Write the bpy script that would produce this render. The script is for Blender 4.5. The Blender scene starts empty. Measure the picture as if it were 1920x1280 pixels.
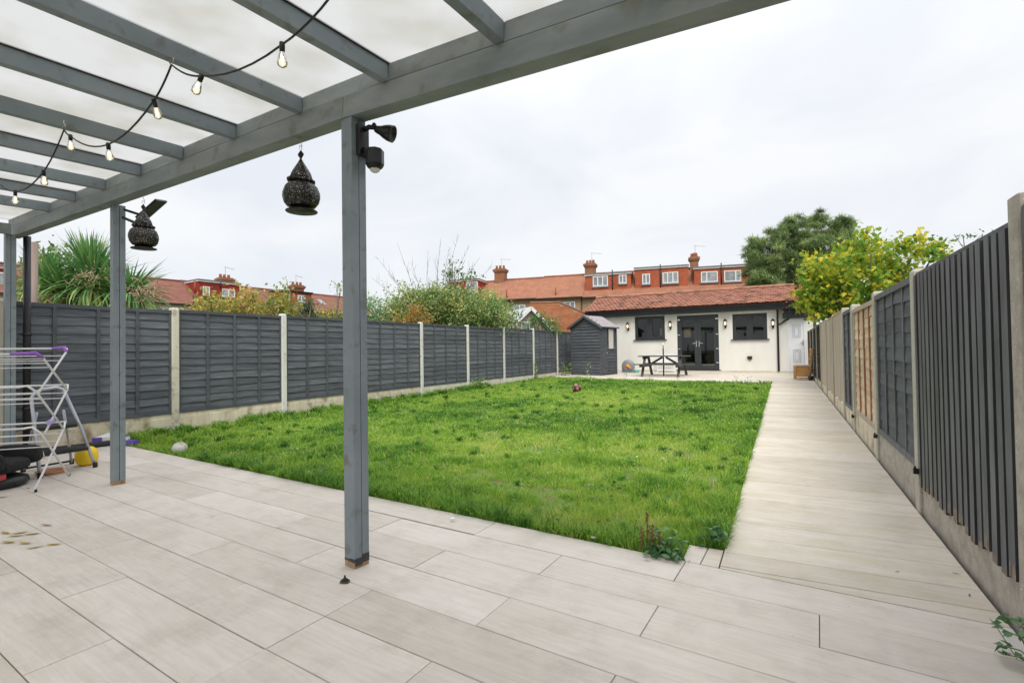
import bpy, math, random
import numpy as np
from mathutils import Vector, Matrix
C = bpy.context.scene.collection
SC = bpy.context.scene
R = math.radians
rnd = random.Random(7)

# ---------------------------------------------------------------- camera, sky, sun
cam_d = bpy.data.cameras.new('camera'); cam = bpy.data.objects.new('camera', cam_d); C.objects.link(cam)
yaw, pit, rol = R(-28.83), R(1.02), R(-0.81)
fw = Vector((math.sin(yaw)*math.cos(pit), math.cos(yaw)*math.cos(pit), math.sin(pit)))
rt = Vector((math.cos(yaw), -math.sin(yaw), 0)); up = rt.cross(fw)
r2 = rt*math.cos(rol)+up*math.sin(rol); u2 = -rt*math.sin(rol)+up*math.cos(rol)
mw = Matrix((r2, u2, -fw)).transposed().to_4x4(); mw.translation = (0, 0, 1.1)
cam.matrix_world = mw
cam_d.sensor_width = 36; cam_d.lens = 36*923.5/1920
cam_d.clip_start = 0.05; cam_d.clip_end = 3000
SC.camera = cam
SC.view_settings.view_transform = 'Standard'; SC.view_settings.look = 'None'
SC.view_settings.exposure = 0.66; SC.view_settings.gamma = 1; SC.view_settings.use_curve_mapping = False
SC.render.engine = 'CYCLES'
SC.cycles.use_denoising = True
SC.cycles.max_bounces = 8; SC.cycles.transparent_max_bounces = 24

w = bpy.data.worlds.new('World'); SC.world = w; w.use_nodes = True
nt = w.node_tree; nt.nodes.clear(); N = nt.nodes.new; K = nt.links.new
SUN_EL, SUN_AZ = 52, 150      # degrees; azimuth clockwise from +Y
sky = N('ShaderNodeTexSky'); sky.sky_type = 'NISHITA'; sky.sun_disc = False
sky.sun_elevation = R(SUN_EL); sky.sun_rotation = R(SUN_AZ)
b1 = N('ShaderNodeBackground'); b1.inputs['Strength'].default_value = 0.1; K(sky.outputs[0], b1.inputs['Color'])
tc = N('ShaderNodeTexCoord'); mp = N('ShaderNodeMapping'); mp.inputs['Scale'].default_value = (1.3, 1.3, 3.2)
K(tc.outputs['Generated'], mp.inputs['Vector'])
nz = N('ShaderNodeTexNoise'); nz.inputs['Scale'].default_value = 1.7; nz.inputs['Detail'].default_value = 6; nz.inputs['Roughness'].default_value = .5
nz.inputs['Distortion'].default_value = .5
K(mp.outputs[0], nz.inputs['Vector'])
rp = N('ShaderNodeValToRGB'); e = rp.color_ramp.elements
e[0].position = .36; e[0].color = (.70, .727, .775, 1); e[1].position = .60; e[1].color = (.815, .82, .826, 1)
K(nz.outputs['Fac'], rp.inputs[0])
b2 = N('ShaderNodeBackground'); K(rp.outputs[0], b2.inputs['Color'])
sx = N('ShaderNodeSeparateXYZ'); K(tc.outputs['Generated'], sx.inputs[0])      # overcast sky: steadily brighter towards the zenith
pw = N('ShaderNodeMath'); pw.operation = 'POWER'; pw.use_clamp = True; pw.inputs[1].default_value = 3.6
mxz = N('ShaderNodeMath'); mxz.operation = 'MAXIMUM'; mxz.inputs[1].default_value = 0; K(sx.outputs[2], mxz.inputs[0]); K(mxz.outputs[0], pw.inputs[0])
gr = N('ShaderNodeMapRange'); gr.inputs['To Min'].default_value = .76; gr.inputs['To Max'].default_value = 1.85; K(pw.outputs[0], gr.inputs['Value']); K(gr.outputs[0], b2.inputs['Strength'])
mx = N('ShaderNodeMixShader'); mx.inputs[0].default_value = .93
K(b1.outputs[0], mx.inputs[1]); K(b2.outputs[0], mx.inputs[2])
ow = N('ShaderNodeOutputWorld'); K(mx.outputs[0], ow.inputs['Surface'])

sd = bpy.data.lights.new('sun', 'SUN'); sd.energy = 1.5; sd.angle = R(30); sd.color = (1, .96, .9)
so = bpy.data.objects.new('sun', sd); C.objects.link(so)
d = Vector((math.sin(R(SUN_AZ))*math.cos(R(SUN_EL)), math.cos(R(SUN_AZ))*math.cos(R(SUN_EL)), math.sin(R(SUN_EL))))
so.rotation_euler = d.to_track_quat('Z', 'Y').to_euler(); so.location = (5, -10, 20)

# ---------------------------------------------------------------- helpers
def gh(y, y2=None): return 0.008*max(0.0, (y if y2 is None else y2)-3.0)          # the garden rises gently away from the house

class MB:
    def __init__(s): s.v = []; s.f = []; s.m = []; s.s = []
    def add(s, vs, fs, mi=0, sm=False):
        o = len(s.v); s.v += [tuple(p) for p in vs]
        for f in fs: s.f.append([i+o for i in f]); s.m.append(mi); s.s.append(sm)
        return s
    def box(s, a, b, mi=0, M=None):
        x0, y0, z0 = a; x1, y1, z1 = b
        vs = [(x0,y0,z0),(x1,y0,z0),(x1,y1,z0),(x0,y1,z0),(x0,y0,z1),(x1,y0,z1),(x1,y1,z1),(x0,y1,z1)]
        if M is not None: vs = [M @ Vector(p) for p in vs]
        return s.add(vs, [(3,2,1,0),(4,5,6,7),(0,1,5,4),(1,2,6,5),(2,3,7,6),(3,0,4,7)], mi)
    def bar(s, p, q, w, h, mi=0, upv=(0,0,1), M=None):   # rectangular bar from p to q, w across, h along upv
        p = Vector(p); q = Vector(q); a = (q-p).normalized(); u = Vector(upv)
        u = (u-a*u.dot(a)); u = u.normalized() if u.length > 1e-5 else a.orthogonal().normalized()
        r = a.cross(u)
        vs = [c+r*(i*w/2)+u*(j*h/2) for c in (p, q) for i, j in ((-1,-1),(1,-1),(1,1),(-1,1))]
        if M is not None: vs = [M @ v for v in vs]
        return s.add(vs, [(3,2,1,0),(4,5,6,7),(0,1,5,4),(1,2,6,5),(2,3,7,6),(3,0,4,7)], mi)
    def tube(s, pts, r, n=8, mi=0, cap=True):
        pts = [Vector(p) for p in pts]; rs = r if isinstance(r, (list, tuple)) else [r]*len(pts)
        rings = []; u = None
        for i, p in enumerate(pts):
            t = (pts[min(i+1, len(pts)-1)]-pts[max(i-1, 0)])
            t = t.normalized() if t.length > 1e-9 else Vector((0,0,1))
            u = (t.orthogonal() if u is None else u-t*u.dot(t)).normalized(); v = t.cross(u)
            rings.append([p+(u*math.cos(2*math.pi*k/n)+v*math.sin(2*math.pi*k/n))*rs[i] for k in range(n)])
        vs = [q for g in rings for q in g]; fs = []
        for i in range(len(pts)-1):
            for k in range(n): fs.append((i*n+k, i*n+(k+1) % n, (i+1)*n+(k+1) % n, (i+1)*n+k))
        if cap: fs.append(tuple(range(n-1, -1, -1))); fs.append(tuple((len(pts)-1)*n+k for k in range(n)))
        return s.add(vs, fs, mi, True)
    def lathe(s, prof, c=(0,0,0), n=20, mi=0, lobes=0, amp=0, sm=True, M=None):
        vs = []; fs = []
        for (r, z) in prof:
            for k in range(n):
                a = 2*math.pi*k/n; rr = r*(1-amp*(1-abs(math.sin(a*lobes/2))) ) if lobes else r
                p = Vector((c[0]+rr*math.cos(a), c[1]+rr*math.sin(a), c[2]+z)); vs.append(M @ p if M is not None else p)
        L = len(prof)
        for i in range(L-1):
            for k in range(n): fs.append((i*n+k, i*n+(k+1) % n, (i+1)*n+(k+1) % n, (i+1)*n+k))
        if prof[0][0] > 1e-4: fs.append(tuple(range(n-1, -1, -1)))
        if prof[-1][0] > 1e-4: fs.append(tuple((L-1)*n+k for k in range(n)))
        return s.add(vs, fs, mi, sm)
    def prism(s, poly, z0, z1, mi=0):       # poly: xy ring ccw; z0/z1 numbers or functions of (x, y)
        n = len(poly); f0 = z0 if callable(z0) else (lambda x, y: z0); f1 = z1 if callable(z1) else (lambda x, y: z1)
        vs = [(x, y, f0(x, y)) for x, y in poly]+[(x, y, f1(x, y)) for x, y in poly]
        fs = [tuple(range(n-1, -1, -1)), tuple(range(n, 2*n))]+[(i, (i+1) % n, n+(i+1) % n, n+i) for i in range(n)]
        return s.add(vs, fs, mi)
    def mesh(s, name, mats):
        me = bpy.data.meshes.new(name); me.from_pydata(s.v, [], s.f)
        for m in (mats if isinstance(mats, (list, tuple)) else [mats]): me.materials.append(m)
        me.polygons.foreach_set('material_index', s.m); me.polygons.foreach_set('use_smooth', s.s); me.update()
        return me
    def build(s, name, mats, parent=None, loc=(0,0,0), rz=0):
        return obj(name, s.mesh(name, mats), parent, loc, rz)

def obj(name, me, parent=None, loc=(0,0,0), rz=0):
    o = bpy.data.objects.new(name, me); C.objects.link(o); o.location = loc; o.rotation_euler = (0, 0, rz)
    if parent: o.parent = parent
    return o
def tag(o, label=None, cat=None, group=None, kind=None):
    if label: o['label'] = label
    if cat: o['category'] = cat
    if group: o['group'] = group
    if kind: o['kind'] = kind
    return o
def thing(name, label, cat, loc=(0,0,0), rz=0, group=None):
    o = obj(name, None, None, loc, rz); o.empty_display_size = .1
    return tag(o, label, cat, group)
def stuff(o): o['kind'] = 'stuff'; return o
def npmesh(name, v, f, mats, tint=None, smooth=False, mi=None):
    v = np.asarray(v, np.float32); f = np.asarray(f, np.int32); k = f.shape[1]
    me = bpy.data.meshes.new(name); me.vertices.add(len(v)); me.vertices.foreach_set('co', v.ravel())
    me.loops.add(f.size); me.loops.foreach_set('vertex_index', f.ravel())
    me.polygons.add(len(f)); me.polygons.foreach_set('loop_start', np.arange(0, f.size, k, dtype=np.int32))
    for m in (mats if isinstance(mats, (list, tuple)) else [mats]): me.materials.append(m)
    if smooth: me.polygons.foreach_set('use_smooth', np.ones(len(f), bool))
    if mi is not None: me.polygons.foreach_set('material_index', np.asarray(mi, np.int32))
    me.update(calc_edges=True)
    if tint is not None:
        a = me.attributes.new('tint', 'FLOAT', 'POINT'); a.data.foreach_set('value', np.asarray(tint, np.float32))
    return me
def clip(poly, a, b, c):                    # keep a*x+b*y <= c
    out = []
    for i in range(len(poly)):
        p, q = poly[i], poly[(i+1) % len(poly)]; dp = a*p[0]+b*p[1]-c; dq = a*q[0]+b*q[1]-c
        if dp <= 0: out.append(p)
        if dp*dq < 0:
            t = dp/(dp-dq); out.append((p[0]+(q[0]-p[0])*t, p[1]+(q[1]-p[1])*t))
    return out

# ---------------------------------------------------------------- materials
def newmat(name):
    m = bpy.data.materials.new(name); m.use_nodes = True; t = m.node_tree; t.nodes.clear()
    return m, t, t.nodes.new, t.links.new
def c4(c): return (c[0], c[1], c[2], 1)
def mat(name, c1, c2=None, scale=(3,3,3), detail=5, lo=.35, hi=.65, rough=.6, bump=0, rnd_=0, metal=0, coord='Object',
        c3=None, s3=30, lo3=.62, hi3=.7, spec=.4, dist=.01, emit=None, estr=0, drift=None):
    """two-tone noise paint, optional speck/stain layer c3, per-object brightness, fine relief"""
    m, t, N, K = newmat(name)
    p = N('ShaderNodeBsdfPrincipled'); o = N('ShaderNodeOutputMaterial'); K(p.outputs[0], o.inputs[0])
    p.inputs['Roughness'].default_value = rough; p.inputs['Metallic'].default_value = metal; p.inputs['Specular IOR Level'].default_value = spec
    tc = N('ShaderNodeTexCoord'); mp = N('ShaderNodeMapping'); mp.inputs['Scale'].default_value = scale
    oi = N('ShaderNodeObjectInfo'); ml = N('ShaderNodeMath'); ml.operation = 'MULTIPLY'; ml.inputs[1].default_value = 37.0
    K(oi.outputs['Random'], ml.inputs[0]); ad = N('ShaderNodeVectorMath'); ad.operation = 'ADD'
    K(tc.outputs[coord], ad.inputs[0]); K(ml.outputs[0], ad.inputs[1]); K(ad.outputs[0], mp.inputs['Vector'])
    nz = N('ShaderNodeTexNoise'); nz.inputs['Scale'].default_value = 1; nz.inputs['Detail'].default_value = detail; nz.inputs['Roughness'].default_value = .6
    K(mp.outputs[0], nz.inputs['Vector'])
    mr = N('ShaderNodeMapRange'); mr.inputs['From Min'].default_value = lo; mr.inputs['From Max'].default_value = hi
    K(nz.outputs['Fac'], mr.inputs['Value'])
    mx = N('ShaderNodeMix'); mx.data_type = 'RGBA'; mx.inputs['A'].default_value = c4(c1); mx.inputs['B'].default_value = c4(c2 or c1)
    K(mr.outputs[0], mx.inputs['Factor']); col = mx.outputs['Result']
    if c3 is not None:
        n3 = N('ShaderNodeTexNoise'); n3.inputs['Scale'].default_value = s3; n3.inputs['Detail'].default_value = 3
        K(ad.outputs[0], n3.inputs['Vector']); m3 = N('ShaderNodeMapRange'); m3.inputs['From Min'].default_value = lo3; m3.inputs['From Max'].default_value = hi3
        K(n3.outputs['Fac'], m3.inputs['Value']); x3 = N('ShaderNodeMix'); x3.data_type = 'RGBA'; x3.inputs['B'].default_value = c4(c3)
        K(m3.outputs[0], x3.inputs['Factor']); K(col, x3.inputs['A']); col = x3.outputs['Result']
    if rnd_:
        hs = N('ShaderNodeHueSaturation'); mv = N('ShaderNodeMapRange'); mv.inputs['To Min'].default_value = 1-rnd_; mv.inputs['To Max'].default_value = 1+rnd_
        K(oi.outputs['Random'], mv.inputs['Value']); K(mv.outputs[0], hs.inputs['Value']); K(col, hs.inputs['Color']); col = hs.outputs[0]
    K(col, p.inputs['Base Color'])
    if bump:
        bp = N('ShaderNodeBump'); bp.inputs['Strength'].default_value = bump; bp.inputs['Distance'].default_value = dist
        K(nz.outputs['Fac'], bp.inputs['Height']); K(bp.outputs[0], p.inputs['Normal'])
    if emit: p.inputs['Emission Color'].default_value = c4(emit); p.inputs['Emission Strength'].default_value = estr
    return m
def leafmat(name, stops, trans=.35, rough=.5, spec=.3):
    m, t, N, K = newmat(name)
    o = N('ShaderNodeOutputMaterial'); at = N('ShaderNodeAttribute'); at.attribute_name = 'tint'
    r = N('ShaderNodeValToRGB'); els = r.color_ramp.elements
    while len(els) < len(stops): els.new(.5)
    for el, (ps, c) in zip(els, stops): el.position = ps; el.color = c4(c)
    K(at.outputs['Fac'], r.inputs[0])
    p = N('ShaderNodeBsdfPrincipled'); p.inputs['Roughness'].default_value = rough; p.inputs['Specular IOR Level'].default_value = spec
    K(r.outputs[0], p.inputs['Base Color']); tr = N('ShaderNodeBsdfTranslucent'); K(r.outputs[0], tr.inputs['Color'])
    mx = N('ShaderNodeMixShader'); mx.inputs[0].default_value = trans
    K(p.outputs[0], mx.inputs[1]); K(tr.outputs[0], mx.inputs[2]); K(mx.outputs[0], o.inputs[0])
    return m
def tilemat(name, base, warm, cool, grain, green=None):
    m, t, N, K = newmat(name)
    p = N('ShaderNodeBsdfPrincipled'); o = N('ShaderNodeOutputMaterial'); K(p.outputs[0], o.inputs[0])
    p.inputs['Specular IOR Level'].default_value = .35
    tc = N('ShaderNodeTexCoord'); oi = N('ShaderNodeObjectInfo'); ml = N('ShaderNodeMath'); ml.operation = 'MULTIPLY'; ml.inputs[1].default_value = 91.0
    K(oi.outputs['Random'], ml.inputs[0]); ad = N('ShaderNodeVectorMath'); ad.operation = 'ADD'
    K(tc.outputs['Object'], ad.inputs[0]); K(ml.outputs[0], ad.inputs[1])
    geo = N('ShaderNodeNewGeometry')
    def noise(sc, det, src, rough=.6):
        mp = N('ShaderNodeMapping'); mp.inputs['Scale'].default_value = sc; K(src, mp.inputs['Vector'])
        n = N('ShaderNodeTexNoise'); n.inputs['Scale'].default_value = 1; n.inputs['Detail'].default_value = det; n.inputs['Roughness'].default_value = rough
        K(mp.outputs[0], n.inputs['Vector']); return n.outputs['Fac']
    def rng(v, a, b, lo=0, hi=1):
        r = N('ShaderNodeMapRange'); r.inputs['From Min'].default_value = a; r.inputs['From Max'].default_value = b
        r.inputs['To Min'].default_value = lo; r.inputs['To Max'].default_value = hi; K(v, r.inputs['Value']); return r.outputs[0]
    def mixc(f, a, b):
        x = N('ShaderNodeMix'); x.data_type = 'RGBA'; K(f, x.inputs['Factor'])
        for s, i in ((a, 'A'), (b, 'B')):
            if isinstance(s, tuple): x.inputs[i].default_value = c4(s)
            else: K(s, x.inputs[i])
        return x.outputs['Result']
    soft = noise((2.2, 6, 3), 4, ad.outputs[0]); fine = noise((5, 70, 20), 6, ad.outputs[0], .7); world = noise((.9, .9, .9), 5, geo.outputs['Position'])
    speck = noise((60, 60, 60), 2, geo.outputs['Position'])
    col = mixc(rng(soft, .35, .65), warm, base)
    col = mixc(rng(oi.outputs['Random'], 0, 1, 0, .5), col, cool)
    col = mixc(rng(fine, .42, .78, 0, .5), col, grain)
    col = mixc(rng(world, .42, .7, 0, .38), col, grain)
    w2 = noise((4, 4, 4), 6, geo.outputs['Position'], .7); col = mixc(rng(w2, .48, .72, 0, .42), col, (.36,.315,.26)); w3 = noise((1.5, 14, 4), 6, ad.outputs[0], .75); col = mixc(rng(w3, .5, .7, 0, .35), col, (.74,.70,.64))
    if green:
        gr = noise((1.6, 7, 2), 5, geo.outputs['Position']); col = mixc(rng(gr, .5, .72, 0, .5), col, green)
    col = mixc(rng(speck, .72, .78, 0, .5), col, (.12, .1, .08))
    hs = N('ShaderNodeHueSaturation'); K(rng(oi.outputs['Random'], 0, 1, .91, 1.06), hs.inputs['Value']); K(col, hs.inputs['Color'])
    K(hs.outputs[0], p.inputs['Base Color']); K(rng(fine, .3, .7, .5, .75), p.inputs['Roughness'])
    bp = N('ShaderNodeBump'); bp.inputs['Strength'].default_value = .15; bp.inputs['Distance'].default_value = .003
    K(fine, bp.inputs['Height']); K(bp.outputs[0], p.inputs['Normal'])
    return m
def brickmat(name, a, b, mortar, scale, rough=.85, bw=.5, rh=.25, ms=.02, axis=None):
    m, t, N, K = newmat(name)
    p = N('ShaderNodeBsdfPrincipled'); o = N('ShaderNodeOutputMaterial'); K(p.outputs[0], o.inputs[0]); p.inputs['Roughness'].default_value = rough; p.inputs['Specular IOR Level'].default_value = .2
    tc = N('ShaderNodeTexCoord'); sp = N('ShaderNodeSeparateXYZ'); cb = N('ShaderNodeCombineXYZ'); K(tc.outputs['Object'], sp.inputs[0])
    ad = N('ShaderNodeMath'); K(sp.outputs[0], ad.inputs[0]); K(sp.outputs[1], ad.inputs[1]); K(ad.outputs[0], cb.inputs[0]); K(sp.outputs[2], cb.inputs[1])
    bk = N('ShaderNodeTexBrick'); bk.inputs['Scale'].default_value = scale; bk.inputs['Color1'].default_value = c4(a); bk.inputs['Color2'].default_value = c4(b)
    bk.inputs['Mortar'].default_value = c4(mortar); bk.inputs['Mortar Size'].default_value = ms; bk.inputs['Brick Width'].default_value = bw; bk.inputs['Row Height'].default_value = rh
    K(cb.outputs[0], bk.inputs['Vector'])
    nz = N('ShaderNodeTexNoise'); nz.inputs['Scale'].default_value = 1.2; nz.inputs['Detail'].default_value = 5; K(tc.outputs['Object'], nz.inputs['Vector'])
    hs = N('ShaderNodeHueSaturation'); mr = N('ShaderNodeMapRange'); mr.inputs['To Min'].default_value = .7; mr.inputs['To Max'].default_value = 1.3
    K(nz.outputs['Fac'], mr.inputs['Value']); K(mr.outputs[0], hs.inputs['Value']); K(bk.outputs['Color'], hs.inputs['Color']); K(hs.outputs[0], p.inputs['Base Color'])
    return m
def glassmat(name, tint, fres=1.0, clear=.85):
    m, t, N, K = newmat(name); o = N('ShaderNodeOutputMaterial')
    tr = N('ShaderNodeBsdfTransparent'); tr.inputs[0].default_value = c4(tint); gl = N('ShaderNodeBsdfGlossy'); gl.inputs['Roughness'].default_value = .02
    fr = N('ShaderNodeFresnel'); fr.inputs['IOR'].default_value = 1.5
    mu = N('ShaderNodeMath'); mu.operation = 'MULTIPLY'; mu.inputs[1].default_value = fres; K(fr.outputs[0], mu.inputs[0])
    mx = N('ShaderNodeMixShader'); K(mu.outputs[0], mx.inputs[0]); K(tr.outputs[0], mx.inputs[1]); K(gl.outputs[0], mx.inputs[2]); K(mx.outputs[0], o.inputs[0])
    return m
def litglass(name, col, st, f):
    m, t, N, K = newmat(name); o = N('ShaderNodeOutputMaterial'); e = N('ShaderNodeEmission'); e.inputs[0].default_value = c4(col); e.inputs[1].default_value = st
    tr = N('ShaderNodeBsdfTransparent'); gl = N('ShaderNodeBsdfGlossy'); gl.inputs['Roughness'].default_value = .08
    lw = N('ShaderNodeFresnel'); a = N('ShaderNodeMixShader'); a.inputs[0].default_value = f; K(tr.outputs[0], a.inputs[1]); K(e.outputs[0], a.inputs[2])
    b = N('ShaderNodeMixShader'); K(lw.outputs[0], b.inputs[0]); K(a.outputs[0], b.inputs[1]); K(gl.outputs[0], b.inputs[2]); K(b.outputs[0], o.inputs[0]); return m
def glow(name, col, st):
    m, t, N, K = newmat(name); o = N('ShaderNodeOutputMaterial'); e = N('ShaderNodeEmission'); e.inputs[0].default_value = c4(col); e.inputs[1].default_value = st
    K(e.outputs[0], o.inputs[0]); return m
def roofsheet(name):
    m, t, N, K = newmat(name); o = N('ShaderNodeOutputMaterial')
    tc = N('ShaderNodeTexCoord'); wv = N('ShaderNodeTexWave'); wv.inputs['Scale'].default_value = 28; wv.inputs['Distortion'].default_value = .1; K(tc.outputs['Object'], wv.inputs['Vector'])
    nz = N('ShaderNodeTexNoise'); nz.inputs['Scale'].default_value = 2.5; nz.inputs['Detail'].default_value = 5; K(tc.outputs['Object'], nz.inputs['Vector'])
    r1 = N('ShaderNodeMapRange'); r1.inputs['From Min'].default_value = .45; r1.inputs['From Max'].default_value = .75; K(nz.outputs['Fac'], r1.inputs['Value'])
    mx = N('ShaderNodeMix'); mx.data_type = 'RGBA'; mx.inputs['A'].default_value = (.79, .79, .785, 1); mx.inputs['B'].default_value = (.66, .65, .60, 1); K(r1.outputs[0], mx.inputs['Factor'])
    hs = N('ShaderNodeHueSaturation'); r2 = N('ShaderNodeMapRange'); r2.inputs['To Min'].default_value = .84; r2.inputs['To Max'].default_value = 1.0; K(wv.outputs['Fac'], r2.inputs['Value'])
    K(r2.outputs[0], hs.inputs['Value']); K(mx.outputs['Result'], hs.inputs['Color'])
    tr = N('ShaderNodeBsdfTranslucent'); K(hs.outputs[0], tr.inputs['Color']); tp = N('ShaderNodeBsdfTransparent'); K(hs.outputs[0], tp.inputs['Color'])
    a = N('ShaderNodeMixShader'); a.inputs[0].default_value = .55; K(tr.outputs[0], a.inputs[1]); K(tp.outputs[0], a.inputs[2])
    gl = N('ShaderNodeBsdfGlossy'); gl.inputs['Roughness'].default_value = .3; b = N('ShaderNodeMixShader'); b.inputs[0].default_value = .05
    K(a.outputs[0], b.inputs[1]); K(gl.outputs[0], b.inputs[2]); K(b.outputs[0], o.inputs[0]); return m

M = {}
M['tile'] = tilemat('patio_tile', (.67,.61,.55), (.64,.57,.49), (.65,.615,.57), (.45,.395,.335))
M['tile_path'] = tilemat('path_tile', (.65,.59,.505), (.61,.535,.43), (.62,.575,.515), (.45,.385,.305), (.46,.43,.25))
M['tile_white'] = tilemat('pale_tile', (.66,.65,.63), (.62,.6,.56), (.66,.66,.66), (.52,.49,.45))
M['grout'] = mat('grout', (.10,.085,.065), (.19,.16,.12), (9,9,9), rough=.9)
M['soil'] = mat('lawn_soil', (.12,.19,.03), (.17,.13,.06), (7,7,7), lo=.52, hi=.68, rough=.95)
M['ground'] = mat('ground_earth', (.06,.08,.03), (.1,.1,.05), (.3,.3,.3), rough=.95)
M['pergola'] = mat('grey_paint', (.185,.222,.245), (.235,.27,.29), (3,3,3), rough=.5, bump=.12, rnd_=.06, c3=(.15,.165,.155), s3=14, lo3=.58, hi3=.72)
M['beam'] = mat('grey_paint_beam', (.19,.215,.22), (.27,.29,.29), (2.2,9,9), rough=.55, bump=.15, rnd_=.06, c3=(.16,.16,.12), s3=8, lo3=.55, hi3=.75)
M['bare'] = mat('bare_timber', (.24,.16,.09), (.42,.28,.15), (30,30,4), rough=.8)
M['chip'] = mat('black_chip', (.03,.032,.035), (.06,.06,.06), (20,20,20), rough=.6)
M['roof'] = roofsheet('twin_wall_sheet')
M['black'] = mat('black_plastic', (.012,.012,.013), (.02,.02,.02), (8,8,8), rough=.35)
M['blackm'] = mat('black_matt', (.02,.02,.02), (.03,.03,.03), (8,8,8), rough=.7)
M['rubber'] = mat('cable_rubber', (.02,.02,.02), rough=.5)
M['fence'] = mat('slate_grey_paint', (.074,.082,.094), (.13,.14,.158), (2,5,28), rough=.7, bump=.25, rnd_=.22, dist=.004, c3=(.2,.2,.2), s3=26, lo3=.72, hi3=.8)
M['fencef'] = mat('slate_grey_frame', (.066,.071,.08), (.10,.107,.12), (4,4,10), rough=.7, bump=.2, rnd_=.1, c3=(.18,.18,.18), s3=22, lo3=.72, hi3=.8)
M['fside'] = mat('gap_shade_black', (.032,.034,.037), (.05,.053,.057), (14,14,2.5), rough=.6)  # black paint darkened: shade between the ribs put into the colour
M['fbare'] = mat('chipped_bare_end', (.30,.24,.19), (.10,.08,.06), (40,40,12), rough=.9)
M['fblack'] = mat('black_fence_paint', (.062,.066,.073), (.125,.13,.142), (14,14,2.5), rough=.55, bump=.2, rnd_=.2, c3=(.2,.2,.2), s3=30, lo3=.7, hi3=.78)
M['flap'] = mat('mid_grey_paint', (.06,.066,.078), (.10,.108,.125), (3,3,20), rough=.65, bump=.25, rnd_=.2, c3=(.2,.2,.2), s3=30, lo3=.72, hi3=.8)
M['fgreen'] = mat('dark_green_stain', (.035,.045,.042), (.055,.065,.06), (14,14,3), rough=.7, rnd_=.15)
M['ftan'] = mat('weathered_tan', (.37,.30,.235), (.50,.42,.34), (22,22,2), rough=.85, bump=.2, rnd_=.12)
M['forange'] = mat('rusty_orange_timber', (.48,.31,.17), (.66,.56,.42), (4,4,14), rough=.85, bump=.25, rnd_=.15, lo=.3, hi=.6)
M['forangeb'] = mat('red_brown_batten', (.27,.10,.045), (.4,.2,.1), (8,8,6), rough=.85, rnd_=.1)
M['conc'] = mat('cream_concrete', (.58,.54,.43), (.68,.64,.54), (5,5,3), rough=.9, bump=.15, rnd_=.06, c3=(.30,.27,.19), s3=9, lo3=.58, hi3=.78)
M['concw'] = mat('pale_concrete', (.60,.59,.54), (.70,.69,.65), (7,7,3), rough=.9, bump=.15, rnd_=.05, c3=(.36,.34,.28), s3=9, lo3=.6, hi3=.78)
M['grav'] = mat('stained_gravel_board', (.56,.49,.36), (.68,.62,.48), (8,8,2), rough=.9, bump=.15, rnd_=.08, c3=(.26,.21,.12), s3=6, lo3=.52, hi3=.75)
M['aggr'] = mat('aggregate_concrete', (.30,.265,.22), (.43,.39,.335), (12,12,12), rough=.95, bump=.4, c3=(.62,.6,.56), s3=110, lo3=.64, hi3=.70)
M['aggrl'] = mat('aggregate_post', (.40,.37,.30), (.50,.47,.40), (10,10,4), rough=.95, bump=.4, c3=(.2,.19,.14), s3=60, lo3=.62, hi3=.72)
def bw(mb, name, mats, parent):      # mesh given in world coordinates under an unrotated Empty
    o = mb.build(name, mats, parent); o.location = -parent.location; return o

# ---------------------------------------------------------------- ground, patio, path, terrace
g = MB(); g.add([(-400,-200,-.2),(400,-200,-.2),(400,900,-.2),(-400,900,-.2)], [(0,1,2,3)]); tag(g.build('ground', M['ground']), kind='structure')

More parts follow.
